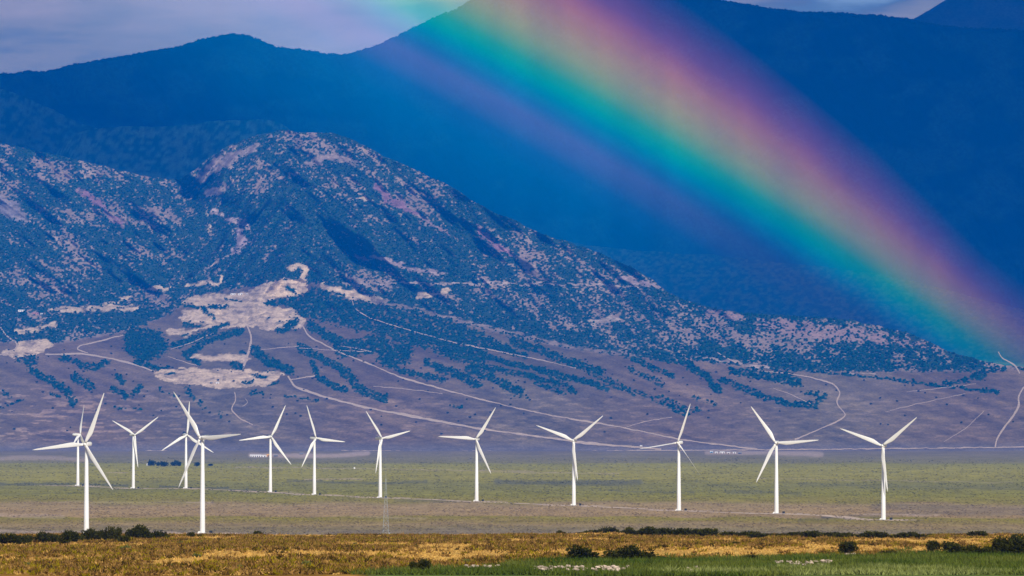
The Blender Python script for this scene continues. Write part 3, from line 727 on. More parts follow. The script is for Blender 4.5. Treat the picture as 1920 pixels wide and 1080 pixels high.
# ------------------------------------------------------------------ lattice mast
def lattice(u, v, h, wb, wt):
    b = plain_point(u, v); r = empty('lattice_mast', b)
    tag(r, 'thin grey steel lattice mast standing just beyond the golden ridge, beside a turbine', 'mast')
    legs = []
    n = 13; zs = [h * (1 - (1 - i / n) ** 1.15) for i in range(n + 1)]
    wd = lambda z: wb + (wt - wb) * (z / h)
    cs = [(-.5, -.5), (.5, -.5), (.5, .5), (-.5, .5)]
    for c in cs:
        m = MB(); m.tube([(c[0] * wd(z), c[1] * wd(z), z) for z in zs], [.075] * (n + 1), 6); m.build('leg', M_steel, r)
    m = MB()
    for i in range(n):
        a, bz = zs[i], zs[i + 1]
        for q in range(4):
            c1, c2 = cs[q], cs[(q + 1) % 4]
            m.tube([(c1[0] * wd(a), c1[1] * wd(a), a), (c2[0] * wd(bz), c2[1] * wd(bz), bz)], .05, 4)
            m.tube([(c2[0] * wd(a), c2[1] * wd(a), a), (c1[0] * wd(bz), c1[1] * wd(bz), bz)], .05, 4)
            m.tube([(c1[0] * wd(bz), c1[1] * wd(bz), bz), (c2[0] * wd(bz), c2[1] * wd(bz), bz)], .06, 4)
    m.build('bracing', M_steel, r)
    m = MB(); m.tube([(0, 0, h - 2), (0, 0, h + 20)], [.09, .04], 6); m.build('antenna', M_steel, r)
    m = MB(); m.box((3.2, 0, 1.2), (2.6, 2.2, 2.4)); m.box((3.2, 0, 2.48), (2.9, 2.5, .14)); m.build('equipment_cabinet', M_steel, r)
    return r
lattice(723.5, 1004.5, 50, 5.4, .55)

# ------------------------------------------------------------------ buildings at the foot of the fan
def building(pt, L, W, Hh, wallm, roofm, name, label, cat, rz=0, doors=2):
    r = empty(name, pt, rz); tag(r, label, cat)
    m = MB(); g = W * .22
    m.add([(-L / 2, -W / 2, -2), (L / 2, -W / 2, -2), (L / 2, W / 2, -2), (-L / 2, W / 2, -2), (-L / 2, -W / 2, Hh), (L / 2, -W / 2, Hh), (L / 2, W / 2, Hh), (-L / 2, W / 2, Hh), (-L / 2, 0, Hh + g), (L / 2, 0, Hh + g)],
          [(0, 1, 5, 4), (2, 3, 7, 6), (1, 2, 6, 9, 5), (3, 0, 4, 8, 7)])
    m.build('wall', wallm, r)
    o = .5; rf = MB()
    for s in (-1, 1):
        y0, z0 = s * (W / 2 + o), Hh - .22 * o * 2 + .15; z1 = Hh + g + .15
        a = [(-L / 2 - o, y0, z0), (L / 2 + o, y0, z0), (L / 2 + o, 0, z1), (-L / 2 - o, 0, z1)]
        b = [(x, y, z + .2) for x, y, z in a]
        rf.add(a + b, [(0, 1, 2, 3), (7, 6, 5, 4), (0, 4, 5, 1), (0, 3, 7, 4), (1, 5, 6, 2)])
    rf.build('roof', roofm, r)
    for i in range(doors):
        d = MB(); x = -L / 2 + L * (i + .5) / doors; d.box((x, -W / 2 - .03, Hh * .4), (min(3.2, L / doors * .5), .1, Hh * .8)); d.build('door', M_door, r)
    return r
def bpx(u, v): 
    return plain_point(u, v) if v > 847 else hill_point(u, v)
BUILD = [ # u, v, length px, height px, wall, roof, name, label
 (479, 857, 20, 4, M_wallw, M_roofw, 'long_shed', 'long low white shed left of the second long shed at the foot of the fan', 'shed'),
 (494, 857, 11, 4, M_wallw, M_roofw, 'long_shed', 'shorter white shed between the long white shed and the orange shed', 'shed'),
 (503, 856, 6, 4.5, M_orange, M_orange, 'orange_shed', 'small orange shed at the right end of the white sheds', 'shed'),
 (517, 856, 7, 3, M_walld, M_roofg, 'dark_shed', 'low dark shed just right of the orange shed', 'shed'),
 (565, 852, 7, 2.5, M_walld, M_roofg, 'dark_shed', 'low dark shed alone on the pale clearing between two turbines', 'shed'),
 (1334, 849, 5, 3, M_wallb, M_roofw, 'blue_shed', 'small blue shed at the left end of the roadside settlement', 'shed'),
 (1343, 850, 5, 3, M_wallw, M_roofw, 'white_house', 'tiny white house right of the blue shed in the settlement', 'house'),
 (1354, 850, 9, 3.2, M_wallw, M_roofw, 'white_house', 'wider white house in the middle of the roadside settlement', 'house'),
 (1366, 851, 6, 3, M_wallt, M_roofw, 'tan_house', 'tan walled house right of the wide white house', 'house'),
 (1377, 850, 6, 3, M_wallw, M_roofg, 'grey_roofed_house', 'white house with a grey roof near the right of the settlement', 'house'),
 (1387, 851, 7, 3.5, M_walld, M_roofg, 'dark_shed', 'dark shed at the right end of the roadside settlement', 'shed'),
 (278, 873, 5, 3, M_wallw, M_roofw, 'farm_house', 'small white farm house left of the dark farm trees', 'house'),
 (307, 874, 6, 3, M_wallt, M_roofg, 'farm_house', 'tan farm house among the dark farm trees', 'house'),
 (1202, 838, 4, 3, M_wallw, M_roofw, 'white_hut', 'lone white hut beside the pale road at the bottom of the fan', 'hut'),
 (437, 553, 9, 3, M_wallw, M_roofw, 'mine_shed', 'white mine shed at the left of the pale quarry terrace', 'shed'),
 (451, 553, 8, 3.4, M_wallw, M_roofw, 'mine_shed', 'white mine shed in the middle of the pale quarry terrace', 'shed'),
 (463, 553, 4, 2.6, M_wallt, M_roofw, 'mine_shed', 'smallest tan mine shed at the right of the quarry terrace', 'shed'),
 (40, 584, 12, 3, M_wallw, M_roofw, 'hill_house', 'long white house in the woods at the far left of the hill', 'house'),
 (66, 589, 12, 3, mat('red_roof_paint', (.45, .2, .18)), mat('rusty_roof', (.40, .2, .2)), 'hill_house', 'reddish house in the woods right of the long white one', 'house'),
 (78, 590, 4, 3, M_wallw, M_roofw, 'hill_hut', 'tiny white hut beside the reddish house in the woods', 'hut'),
 (396, 719, 5, 2.6, M_walld, M_roofg, 'quarry_shed', 'dark shed on the lower pale quarry terrace', 'shed'),
 (408, 719, 6, 2.6, M_wallw, M_roofw, 'quarry_shed', 'white shed on the lower pale quarry terrace', 'shed'),
]
for (u, v, lp, hp, wm, rm, nm, lab, cat) in BUILD:
    p = bpx(u, v); k = p[1] / F
    building(p, lp * k, max(7, lp * k * .35), hp * k * .72, wm, rm, nm, lab, cat, rz=random.uniform(-.1, .1), doors=max(1, int(lp / 4)))
# power poles by the farm road and white vehicle-sized tank
tk = plain_point(664.5, 879); t_ = empty('water_tank', tk); tag(t_, 'tiny white water tank alone on the green valley floor left of the mast turbine', 'tank')
m = MB(); m.tube([(0, 0, 0), (0, 0, 3.2)], [1.8, 1.8], 16); m.build('tank_wall', M_wallw, t_); m = MB(); m.tube([(0, 0, 3.2), (0, 0, 3.9)], [1.9, .2], 16); m.build('roof', M_roofw, t_)

# ------------------------------------------------------------------ foliage
def crown_mesh(name, n, seed, squash=0.75, spiky=.25, dark=(.010, .015, .003), lite=(.060, .060, .010), leaf=.07, lobes=7, base=0.0):
    """unit crown: leaf sprays over a lumpy volume, width 1, height squash"""
    r = np.random.default_rng(seed)
    cx = r.uniform(-.30, .30, lobes); cy = r.uniform(-.28, .28, lobes); cz = r.uniform(.22, .60, lobes) * squash + base; cr = r.uniform(.17, .27, lobes)
    li = r.integers(0, lobes, n)
    d = r.normal(size=(n, 3)); d /= np.linalg.norm(d, axis=1)[:, None]
    rad = cr[li] * (0.55 + 0.5 * r.random(n) ** .5) * (1 + spiky * r.normal(size=n) * .6)
    c = np.stack([cx[li], cy[li], cz[li]], -1) + d * rad[:, None] * np.array([1, 1, squash * 1.15])
    c[:, 2] = np.clip(c[:, 2], .01 + base * .5, None)
    dirv = d + r.normal(size=(n, 3)) * .5 + np.array([0, 0, .5]); dirv /= np.linalg.norm(dirv, axis=1)[:, None]
    side = np.cross(dirv, r.normal(size=(n, 3))); side /= np.linalg.norm(side, axis=1)[:, None]
    L = leaf * r.uniform(.6, 1.5, n)[:, None]
    V = np.stack([c - side * L * .45, c + side * L * .45, c + dirv * L * 1.3 + side * L * .2, c + dirv * L * 1.2 - side * L * .25], 1).reshape(-1, 3)
    Fc = np.arange(4 * n).reshape(n, 4)
    k = r.random(n)[:, None] * .7 + (.3 * r.random(lobes)[li])[:, None]
    cc = np.array(dark) * (1 - k) + np.array(lite) * k
    o = mesh_np(name, V, Fc, M_leafcol, colors=np.repeat(cc, 4, 0))
    me = o.data; bpy.data.objects.remove(o); return me
CROWNS = [crown_mesh('crown', 1500, 200 + i, .8, leaf=.055) for i in range(5)]
LOWC = [crown_mesh('crown', 700, 220 + i, .6, leaf=.08) for i in range(4)]
TALL = [crown_mesh('crown', 1300, 240 + i, 1.0, leaf=.06, base=.08, lobes=9) for i in range(3)]
FARC = [crown_mesh('crown', 420, 260 + i, .95, leaf=.11, dark=(.02, .035, .03), lite=(.045, .065, .04), base=.04) for i in range(3)]
def trunk_mesh():
    m = MB(); m.tube([(0, 0, -.06), (.01, 0, .1), (-.02, .01, .28), (0, 0, .45)], [.05, .04, .03, .012], 7)
    for k in range(4):
        a = k * 1.6 + .4; m.tube([(0, 0, .1 + .05 * k), (.12 * math.cos(a), .12 * math.sin(a), .26 + .05 * k), (.24 * math.cos(a), .24 * math.sin(a), .38 + .04 * k)], [.025, .016, .006], 5)
    o = m.build('trunk', M_bark); me = o.data; bpy.data.objects.remove(o); return me
TRUNK = trunk_mesh()
def shrub(name, pt, w, h, meshes, squash, label, cat, group):
    k = random.randrange(len(meshes))
    r = empty(name, pt, random.uniform(0, 6.28), (w, w * random.uniform(.8, 1.1), h / squash))
    c = bpy.data.objects.new('crown', meshes[k]); col.objects.link(c); c.parent = r
    t = bpy.data.objects.new('trunk', TRUNK); col.objects.link(t); t.parent = r
    tag(r, label, cat, group); return r
ORD = ['first', 'second', 'third', 'fourth', 'fifth', 'sixth', 'seventh', 'eighth', 'ninth', 'tenth', 'eleventh', 'twelfth', 'thirteenth', 'fourteenth', 'fifteenth', 'sixteenth', 'seventeenth', 'eighteenth', 'nineteenth', 'twentieth', 'twenty-first', 'twenty-second', 'twenty-third', 'twenty-fourth', 'twenty-fifth', 'twenty-sixth', 'twenty-seventh', 'twenty-eighth', 'twenty-ninth', 'thirtieth', 'thirty-first', 'thirty-second', 'thirty-third', 'thirty-fourth', 'thirty-fifth', 'thirty-sixth', 'thirty-seventh', 'thirty-eighth', 'thirty-ninth', 'fortieth', 'forty-first', 'forty-second', 'forty-third', 'forty-fourth']
LEFT = [(5, 1022, 36, 17), (30, 1022, 30, 16), (48, 1021, 24, 14), (62, 1016, 12, 7), (84, 1020, 28, 17), (104, 1020, 16, 12), (124, 1021, 22, 20), (138, 1020, 20, 18), (150, 1019, 14, 10), (168, 1017, 22, 18), (185, 1017, 22, 16), (200, 1017, 18, 18), (215, 1017, 22, 22), (232, 1020, 18, 10), (245, 1015, 18, 16), (260, 1015, 26, 22), (278, 1015, 20, 16), (290, 1014, 12, 10), (303, 1014, 24, 16), (361, 1011, 12, 8), (374, 1011, 8, 5), (485, 1006.5, 14, 8)]
MIDR = [(1052, 1006.5, 16, 8), (1085, 1005, 14, 6), (1100, 1006, 16, 8), (1118, 1007, 20, 9), (1138, 1008, 26, 15), (1155, 1007, 16, 10), (1170, 1008, 16, 10), (1182, 1009, 20, 15), (1200, 1009, 16, 12), (1215, 1010, 26, 15), (1233, 1009, 20, 12), (1250, 1010, 20, 12), (1265, 1010, 22, 14), (1285, 1010, 24, 12), (1305, 1010, 20, 12), (1322, 1011, 24, 14), (1333, 1011, 18, 12)]
RIGHTR = [(1362, 1011, 22, 8), (1380, 1011, 18, 7), (1398, 1011, 16, 9), (1412, 1008, 18, 8), (1417, 1012, 30, 8), (1440, 1011, 20, 6), (1452, 1007, 14, 5), (1466, 1011, 20, 6), (1485, 1011, 22, 8), (1500, 1010, 12, 4), (1520, 1012, 30, 11), (1550, 1011, 20, 7), (1565, 1013, 20, 11), (1582, 1013, 20, 10), (1597, 1013, 20, 10), (1612, 1015, 18, 9), (1630, 1015, 24, 11), (1650, 1015, 22, 11), (1666, 1014, 16, 8), (1680, 1015, 12, 4), (1692, 1016, 26, 10), (1707, 1016, 18, 11), (1728, 1016, 14, 7), (1742, 1010, 12, 5), (1832, 1010, 26, 9), (1902, 1010, 10, 4)]
BIG = [(775, 1078, 16, 18, 'spiky dark juniper bush at the bottom, left one of a pair before the green weeds'), (796, 1079, 26, 22, 'spiky dark juniper bush at the bottom, right one of a pair before the green weeds'), (1097, 1058, 62, 29, 'large rounded dark juniper, left of the two big ones behind the green weeds'),
       (1152, 1059, 40, 22, 'left lobe juniper of the wide dark clump right of the large rounded juniper'), (1178, 1059, 48, 29, 'tallest middle juniper of the wide dark clump behind the green weeds'), (1208, 1058, 48, 24, 'right juniper of the wide dark clump behind the green weeds'), (1248, 1057, 24, 11, 'small green-brown shrub just right of the wide dark juniper clump'),
       (1407, 1056, 34, 14, 'low flat dark juniper at the edge of the green weeds, centre right'), (1590, 1044, 29, 23, 'lone round-topped dark juniper above the white stones'), (1663, 1047, 23, 13, 'small dark juniper halfway between the lone round one and the right clump'),
       (1724, 1043, 11, 8, 'tiny dark bush just left of the right dark juniper clump'), (1749, 1043, 25, 22, 'upright dark juniper at the left end of the right clump'), (1776, 1043, 28, 22, 'dark juniper second from the left in the right clump'), (1796, 1047, 32, 22, 'broad low dark juniper, third from the left in the right clump'), (1816, 1047, 28, 19, 'low dark juniper, fourth from the left in the right clump'),
       (1837, 1049, 40, 21, 'widest low dark juniper in the middle of the right clump'), (1858, 1049, 26, 15, 'lowest dark juniper in the dip of the right clump'), (1874, 1047, 26, 29, 'tall dark juniper right after the dip in the right clump'), (1893, 1049, 32, 31, 'tall full dark juniper second from the right edge of the view'), (1914, 1051, 38, 35, 'tallest dark juniper at the right edge of the view'),
       (1380, 1027, 18, 7, 'low dark bush alone on the golden grass below the right ridge bushes')]
for lst, where in ((LEFT, 'ridge row below the near turbines'), (MIDR, 'ridge row right of the mast'), (RIGHTR, 'ridge row below the last turbines')):
    for i, (u, v, wp, hp) in enumerate(sorted(lst)):
        p = fg_point(u, v); k = p[1] / F
        sz = 'tiny ' if wp < 13 else ('low ' if hp < 9 else '')
        shrub('juniper_bush', p, wp * k * 1.4, hp * k * 1.5, CROWNS if hp > 12 else LOWC, .8 if hp > 12 else .6, '%sdark juniper bush, %s from left in the %s' % (sz, ORD[i], where), 'bush', 'dark juniper bushes on the golden ridge')
for (u, v, wp, hp, lab) in BIG:
    p = fg_point(u, v); k = p[1] / F
    tall = hp / wp > .78
    shrub('juniper_bush', p, wp * k * 1.25, hp * k * 1.25, TALL if tall else CROWNS, 1.0 if tall else .8, lab, 'bush', 'large dark junipers in the foreground')
FARM = [(285, 874, 15, 12), (297, 874, 9, 9), (304, 875, 12, 11), (311, 875, 11, 10), (324, 874, 9, 9), (331, 874, 12, 12), (337, 874, 9, 10), (370, 874, 12, 9), (394, 874, 10, 5)]
for i, (u, v, wp, hp) in enumerate(FARM):
    p = plain_point(u, v); k = p[1] / F
    shrub('farm_tree', p, wp * k, hp * k, FARC, 1.0, 'dark leafy farm tree, %s from the left of the far farm grove' % ORD[i], 'tree', 'trees round the far farm')

# junipers standing alone on the fan: one object each
fr = np.random.default_rng(31); spots = []
while len(spots) < 150:
    u = fr.uniform(10, 1910); v = fr.uniform(640, 815)
    if v < np.interp(u, _vbu, _vbv) + 14: continue
    d, _c = cover(np.array([u]), np.array([v]))
    if d[0] > .05 or fr.random() > np.interp(v, [640, 760, 815], [1, .6, .15]): continue
    if any(abs(u - a) < 9 and abs(v - b) < 6 for a, b in spots): continue
    spots.append((u, v))
cells = {}
for u, v in spots:
    j = min(range(13), key=lambda q: abs(TUR[q][2] - u)); cells.setdefault(j, []).append((u, v))
for j in cells: cells[j].sort(key=lambda q: -q[1])
for u, v in spots:
    j = min(range(13), key=lambda q: abs(TUR[q][2] - u)); kth = ORD[cells[j].index((u, v))]
    p = hill_point(u, v); s = fr.uniform(6.5, 11)
    o = bpy.data.objects.new('lone_juniper', FARC[fr.integers(0, 3)]); col.objects.link(o); o.location = [float(q) for q in p]; o.scale = (s, s, s * .8); o.rotation_euler = (0, 0, fr.uniform(0, 6))
    tag(o, 'lone dark fan juniper, %s lowest above %s' % (kth, SPOT[j]), 'tree', 'lone junipers dotted over the open fan')

# woodland: low-poly blobs, far too many to count
def ico():
    t = (1 + 5 ** .5) / 2
    v = np.array([(-1, t, 0), (1, t, 0), (-1, -t, 0), (1, -t, 0), (0, -1, t), (0, 1, t), (0, -1, -t), (0, 1, -t), (t, 0, -1), (t, 0, 1), (-t, 0, -1), (-t, 0, 1)], float) / math.hypot(1, t)
    f = np.array([(0, 11, 5), (0, 5, 1), (0, 1, 7), (0, 7, 10), (0, 10, 11), (1, 5, 9), (5, 11, 4), (11, 10, 2), (10, 7, 6), (7, 1, 8), (3, 9, 4), (3, 4, 2), (3, 2, 6), (3, 6, 8), (3, 8, 9), (4, 9, 5), (2, 4, 11), (6, 2, 10), (8, 6, 7), (9, 8, 1)])
    return v, f
def blobs(name, P, size, hgt, colr, label, cat):
    v, f = ico(); n = len(P); r = np.random.default_rng(len(P))
    jit = r.uniform(.65, 1.3, (n, 12, 1)); an = r.uniform(0, 6.28, n); ca, sa = np.cos(an)[:, None], np.sin(an)[:, None]
    vv = v[None] * jit
    x = vv[..., 0] * ca - vv[..., 1] * sa; y = vv[..., 0] * sa + vv[..., 1] * ca
    V = np.stack([x * size[:, None] / 2, y * size[:, None] / 2, (vv[..., 2] * .5 + .35) * hgt[:, None]], -1) + P[:, None]
    Fc = (f[None] + (np.arange(n) * 12)[:, None, None]).reshape(-1, 3)
    o = mesh_np(name, V.reshape(-1, 3), Fc, M_leafcol, colors=np.repeat(colr, 12, 0))
    tag(o, label, cat, kind='stuff'); return o
NC = 185000
u = rng.uniform(-500, 2400, NC); v = rng.uniform(238, 780, NC)
ok = v > outline(u) + 1.0
u, v = u[ok], v[ok]
d, _c = cover(u, v)
keep = rng.random(len(u)) < np.where(d > .02, dark_cells(u, v, d) * (.35 + .4 * np.clip(d, 0, 1)) + .03 * (d > .1), 0.0)
u, v, d = u[keep], v[keep], d[keep]
P = hill_point(u, v)
sz = rng.uniform(6.5, 12.5, len(u)) * np.interp(u, [0, 1150, 1350, 1900], [.92, .92, 1.15, 1.1])
g = rng.random(len(u))[:, None]
blobs('juniper_woodland', P, sz, sz * rng.uniform(.6, .95, len(u)), np.array([.003, .022, .014]) * (1 - g) + np.array([.012, .065, .034]) * g, 'dark blue-green juniper woodland covering the foothills and gullies', 'woodland')
print('woodland', len(u))
# forest edge along the far skyline
mu = rng.uniform(-500, 2400, 7400)
ou, ov = np.array(MAIN, float).T
mv = np.interp(mu, ou, ov) + fbm(mu / 40., 0.3, 3, 131) * 5 + fbm(mu / 5., 0.7, 2, 132) * 3 + rng.uniform(0, 3, len(mu))
vref = float(np.min(ov[(ou > 0) & (ou < 1920)]))
Dm = 28500 + 5000 * (640 - mv) / (640 - vref) - 60
th = math.radians(55); pc = mu * math.sin(th) - mv * math.cos(th); pa = mu * math.cos(th) + mv * math.sin(th)
Dm = Dm + fbm(pc / 70., pa / 260., 4, 136) * 500
sz = rng.uniform(8, 14, len(mu))
blobs('skyline_forest', at(mu, mv, Dm), sz, sz * 1.2, np.tile(np.array([.02, .03, .03]), (len(mu), 1)), 'dark conifer forest edge along the crest of the far mountain', 'forest')

su = rng.uniform(-60, 1980, 60000); sv = 858 + (1007 - 858) * rng.random(60000) ** .8
sD = plain_point(su, sv)[:, 1]; keep = rng.random(60000) < np.clip(.45 + fbm(su / 50., sv / 3., 3, 191) * 2.2, .08, 1)
su, sv, sD = su[keep], sv[keep], sD[keep]
pc_ = plain_color(su, sv); kk = rng.random(len(su))[:, None]
blobs('valley_scrub', plain_point(su, sv), rng.uniform(1.2, 3.0, len(su)) * np.clip(sD / 5200, .9, 2.0), rng.uniform(.5, 1.1, len(su)) * np.clip(sD / 5200, .9, 2.0), pc_ * (.45 + .75 * kk), 'low grey-green scrub spread over the flat valley floor', 'scrub')
# ------------------------------------------------------------------ foreground ground cover (stuff)
def tufts(name, n, place, k, h, w_, spread, colr_fn, label, cat, up=.6):
    r = np.random.default_rng(n)
    X, D = place(r, n); n = len(X)
    Z = ground_z(X, D)
    s = r.uniform(.6, 1.35, n)
    b = r.normal(size=(n, k, 3)) * spread * s[:, None, None]; b[..., 2] = np.abs(b[..., 2]) * .3
    dr = r.normal(size=(n, k, 3)) * np.array([1, 1, .35]) + np.array([0, 0, up * 1.7]); dr /= np.linalg.norm(dr, axis=-1)[..., None]
    sd = np.cross(dr, r.normal(size=(n, k, 3))); sd /= np.linalg.norm(sd, axis=-1)[..., None]
    L = (h * r.uniform(.6, 1.2, (n, k)) * s[:, None])[..., None]
    base = np.stack([X, D, Z], -1)[:, None] + b
    V = np.stack([base - sd * w_ / 2, base + sd * w_ / 2, base + dr * L], 2).reshape(-1, 3)
    Fc = np.arange(len(V)).reshape(-1, 3)
    c = np.repeat(colr_fn(r, X, D), k * 3, 0)
    c = c * np.repeat(r.uniform(.75, 1.25, n * k), 3)[:, None]
    o = mesh_np(name, V, Fc, M_leafcol, colors=c); tag(o, label, cat, kind='stuff'); return o
def wedge(r, n, d0, d1, pw=1.0):
    D = np.sqrt(r.uniform(d0 ** 2, d1 ** 2, n)); u = r.uniform(-60, 1980, n)
    return D * (u - 960) / F, D
def sage_place(r, n):
    X, D = wedge(r, n, 590, 1320)
    k = (r.random(n) < sage_density(X, D) * .95 + .05) & (green_mask(X, D) < 0)
    return X[k], D[k]
def sage_col(r, X, D):
    g = r.random(len(X))[:, None]; y = (r.random(len(X)) < .2)[:, None]
    c = np.array([.10, .055, .008]) * (1 - g) + np.array([.30, .175, .05]) * g
    c = np.where((r.random(len(X)) < .22)[:, None], np.array([.05, .035, .004]), c)
    return np.where(y, np.array([.19, .145, .004]), c)
tufts('sagebrush', 46000, sage_place, 15, .62, .30, .30, sage_col, 'brown and olive sagebrush covering the golden foreground hill', 'sagebrush')
def grass_place(r, n):
    X, D = wedge(r, n, 590, 1320); k = green_mask(X, D) < 1
    return X[k], D[k]
tufts('dry_grass', 34000, grass_place, 7, .30, .16, .25, lambda r, X, D: np.array([.50, .31, .085]) * r.uniform(.75, 1.2, (len(X), 1)), 'short golden dry grass between the sagebrush', 'grass')
def weed_place(r, n):
    X, D = wedge(r, n, 585, 800); k = green_mask(X, D) > -1.5 + r.normal(size=n) * 2.5
    uu = 960 + X / D * F; vv = HOR + (CAMZ - np.interp(D, _d, _z)) / D * F
    for (u0, u1, v0, v1) in ((1000, 1175, 1072, 1081), (870, 935, 1068, 1076), (1458, 1558, 1060, 1067)):
        k &= ~((uu > u0) & (uu < u1) & (vv > v0 + fbm(X / 3., D / 9., 2, 308) * 6) & (vv < v1) & (r.random(n) < .8))
    return X[k], D[k]
def weed_col(r, X, D):
    g = np.clip(fbm(X / 9., D / 14., 3, 301) * 2 + .5, 0, 1)[:, None]
    pale = (sstep(16, 24, green_mask(X, D)) * sstep(.02, .15, fbm(X / 22., D / 18., 2, 303)))[:, None]
    c = np.array([.04, .07, .008]) * (1 - g) + np.array([.105, .125, .022]) * g
    return c * (1 - pale * .8) + np.array([.22, .25, .08]) * pale * .8
tufts('green_weeds', 42000, weed_place, 9, .75, .17, .28, weed_col, 'tall bright green weeds across the bottom right corner', 'weeds', up=1.0)
# yellow-green rabbitbrush clumps, individually placed
RB = [(878, 1060, 18, 11), (948, 1047, 13, 8), (53, 1068, 16, 10), (71, 1051, 8, 5), (237, 1037, 20, 12), (319, 1066, 12, 8), (450, 1069, 16, 10), (370, 1050, 16, 8), (575, 1064, 18, 12), (452, 1068, 10, 6), (862, 1018, 16, 5), (912, 1018, 20, 5), (1090, 1021, 24, 6), (1140, 1020, 14, 4), (983, 1006, 9, 5), (340, 1022, 12, 6), (378, 1023, 10, 8), (475, 1018, 12, 4), (528, 1019, 18, 4), (1765, 1011, 16, 4), (655, 1076, 14, 7), (666, 1025, 10, 4)]
RBC = [crown_mesh('foliage', 500, 300 + i, .6, leaf=.10, dark=(.06, .085, .02), lite=(.19, .19, .05)) for i in range(3)]
for i, (u_, v_, wp, hp) in enumerate(sorted(RB)):
    p = fg_point(u_, v_); k = p[1] / F
    r_ = empty('rabbitbrush', p, i * 1.3, (wp * k, wp * k, hp * k / .6))
    c = bpy.data.objects.new('foliage', RBC[i % 3]); col.objects.link(c); c.parent = r_
    t = bpy.data.objects.new('stem', TRUNK); col.objects.link(t); t.parent = r_
    tag(r_, 'olive brush clump on the golden hill, %s from the left' % ORD[i], 'bush', 'olive brush clumps on the golden hill')
# pale stones along the wash
sr = np.random.default_rng(77); P_ = []
for (u0, u1, v0, v1, n) in ((995, 1180, 1073, 1079, 85), (870, 935, 1069, 1074, 22), (1455, 1560, 1061, 1066, 42), (1580, 1600, 1045, 1047, 16), (1290, 1310, 1074, 1079, 6)):
    for _ in range(n): P_.append((sr.uniform(u0, u1), sr.uniform(v0, v1)))
pts = np.array([fg_point(a, b) for a, b in P_]); s = sr.uniform(.14, .55, len(pts)) ** 1.0
pts[:, 2] += .32
o = blobs('pale_stones', pts, s * 1.6, s * .9, np.array([.50, .40, .33]) * sr.uniform(.5, 1.2, (len(pts), 1)), 'white and pinkish stones scattered along the wash in the green weeds', 'stones')

# ------------------------------------------------------------------ cloud bank that shades the far mountain (above the top of the view)
def cloud(name, x0, x1, y0, y1, z, th, label):
    nx, ny = 150, 70
    X, Y = np.meshgrid(np.linspace(x0, x1, nx), np.linspace(y0, y1, ny), indexing='ij')
    e = np.minimum.reduce([(X - x0), (x1 - X), (Y - y0), (y1 - Y)]) / 2500.
    e = np.clip(e + fbm(X / 2500., Y / 2500., 4, 401) * .9, 0, 1)
    prof = np.sqrt(np.clip(1 - (1 - e) ** 2, 0, 1))
    ztop = z + prof * th * (1 + fbm(X / 1800., Y / 1800., 5, 405) * 1.6); zbot = z - prof * 120 * (1 + fbm(X / 1200., Y / 1200., 4, 409) * 2)
    Y = Y - 1700 * sstep(2500, 6500, X) * (1 - np.clip((Y - y0) / 12000, 0, 1))
    sh = fbm(X / 2600., Y / 3000., 3, 411) * 1500
    A = np.stack([X, Y + sh * (1 - np.clip((Y - y0) / 9000, 0, 1)), ztop], -1); B = np.stack([A[..., 0], A[..., 1], zbot], -1)
    idx = np.arange(nx * ny).reshape(nx, ny); q = np.stack([idx[:-1, :-1], idx[1:, :-1], idx[1:, 1:], idx[:-1, 1:]], -1).reshape(-1, 4)
    o = mesh_np(name, np.concatenate([A.reshape(-1, 3), B.reshape(-1, 3)]), np.concatenate([q, q[:, ::-1] + nx * ny]), mat('cloud_white', (.85, .86, .9), 1, 0), smooth=True)
    tag(o, label, 'cloud', kind='structure'); return o
cloud('cloud', -26000, 34000, 19600, 46000, 5300, 1400, 'broad grey-white cloud bank above the far mountain')

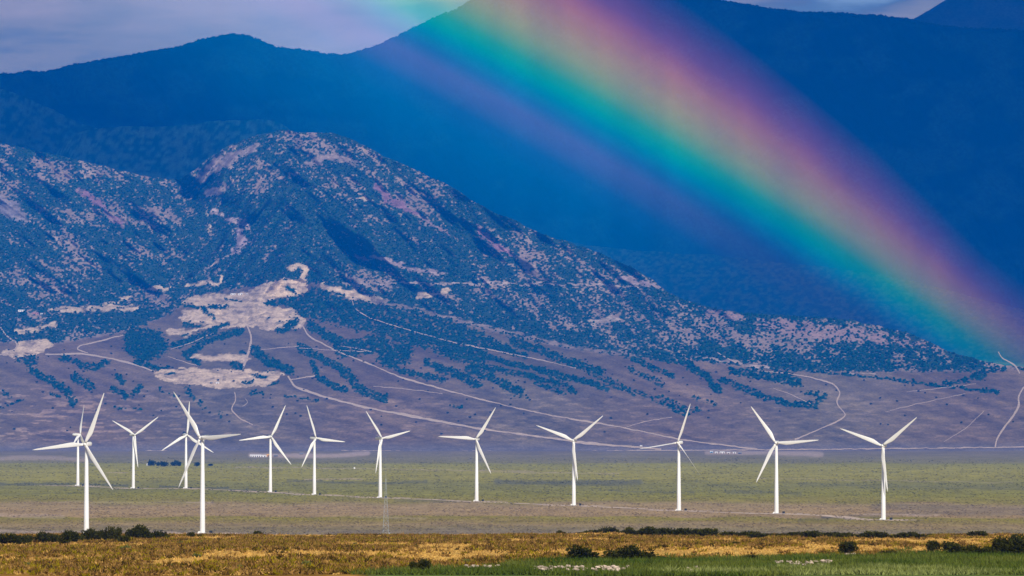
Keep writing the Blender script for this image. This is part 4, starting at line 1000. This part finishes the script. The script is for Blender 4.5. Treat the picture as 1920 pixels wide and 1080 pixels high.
# ------------------------------------------------------------------ rainbow: part of the 42 degree bow, in the rain curtain beyond the foothills
def rainbow():
    e2 = d0 - ANTI * d0.dot(ANTI); e2 /= np.linalg.norm(e2)       # towards the picture's bow point
    e1 = np.cross(ANTI, e2)
    if e1[0] < 0: e1 = -e1                                        # positive = towards the lower right
    px = np.array([-420, -330, -240, -170, -130, -105, -80, -55, -30, -8, 10, 30, 50, 72, 95, 118, 140, 162, 184, 206, 235], float)
    ramp = np.array([(0, 0, 0), (0, .016, .030), (0, .040, .070), (.000, .056, .10), (.004, .060, .12), (.030, .064, .135), (.046, .07, .15), (.010, .09, .16), (0, .17, .17), (0, .26, .12), (.015, .275, .07), (.12, .27, .02), (.23, .25, .0), (.30, .215, 0), (.34, .165, 0), (.33, .11, .01), (.24, .055, .02), (.145, .024, .035), (.09, .010, .02), (.04, .002, .01), (0, 0, 0)])
    q = np.linspace(px[0], px[-1], 110); cq = np.stack([np.interp(q, px, ramp[:, i]) for i in range(3)], -1)
    s_ = np.linspace(-1500, 1100, 170)                            # along the bow, photo px at the picture's bow point
    Q, S = np.meshgrid(q, s_, indexing='ij')
    R = BOWR + Q / F * np.where(Q > 0, np.interp(S, [-600, 0, 300, 560], [1.2, 1.0, .84, .64]), 1.0)
    phi = S / F / math.sin(BOWR)
    d = (np.cos(R)[..., None] * ANTI + np.sin(R)[..., None] * (np.cos(phi)[..., None] * e2 + np.sin(phi)[..., None] * e1))
    Pb = np.array([0, 0, CAMZ]) + d / d[..., 1:2] * 24850.
    ok = Pb[..., 2]
    along = np.interp(S, [-1500, -600, -350, 0, 200, 380, 520, 640, 760, 900], [0, 1.0, 1.0, .85, .68, .58, .50, .38, .20, 0])
    fade_r = np.interp(S, [0, 400, 700], [1, .75, .5])            # the red edge thins towards the foot
    lav = sstep(-25, -75, Q) if False else 1 - sstep(-80, -20, Q)
    along = along * (1 - lav * (1 - np.interp(S, [-500, -150, 60, 220, 420], [1.25, 1.15, .7, .35, .2])))
    n = 1 + fbm(Q / 40., S / 160., 3, 421) * .25 + fbm(Pb[..., 0] / 90., Pb[..., 2] / 900., 4, 425) * .35
    C2 = cq[:, None, :] * (along * n)[..., None] * 1.45
    m = bpy.data.materials.new('rainbow_light'); m.use_nodes = True; t = m.node_tree; t.nodes.clear()
    o_ = N('ShaderNodeOutputMaterial', t); a = N('ShaderNodeAttribute', t, attribute_name='Col'); em = N('ShaderNodeEmission', t); tr = N('ShaderNodeBsdfTransparent', t); ad = N('ShaderNodeAddShader', t)
    t.links.new(a.outputs['Color'], em.inputs[0]); t.links.new(em.outputs[0], ad.inputs[0]); t.links.new(tr.outputs[0], ad.inputs[1]); t.links.new(ad.outputs[0], o_.inputs[0])
    m.cycles.emission_sampling = 'NONE'
    o = grid_mesh('rainbow', Pb, m, C2, kind=None)
    tag(o, 'broad bright rainbow slanting down to the right across the dark blue mountain', 'rainbow')
rainbow()

# ------------------------------------------------------------------ haze
def haze():
    x0, x1, y0, y1, z0, z1 = -52000, 52000, -3000, 47500, -1.5, 4800
    m = MB(); m.box(((x0 + x1) / 2, (y0 + y1) / 2, (z0 + z1) / 2), (x1 - x0, y1 - y0, z1 - z0))
    h = bpy.data.materials.new('haze_air'); h.use_nodes = True; t = h.node_tree; t.nodes.clear()
    o_ = N('ShaderNodeOutputMaterial', t); p = N('ShaderNodeVolumePrincipled', t)
    p.inputs['Color'].default_value = (*HAZE_COLOR, 1); p.inputs['Density'].default_value = HAZE_DENSITY; p.inputs['Anisotropy'].default_value = HAZE_ANISO
    t.links.new(p.outputs[0], o_.inputs['Volume'])
    o = m.build('haze', h); tag(o, 'blue haze filling the air of the valley', 'haze', kind='stuff')
haze()
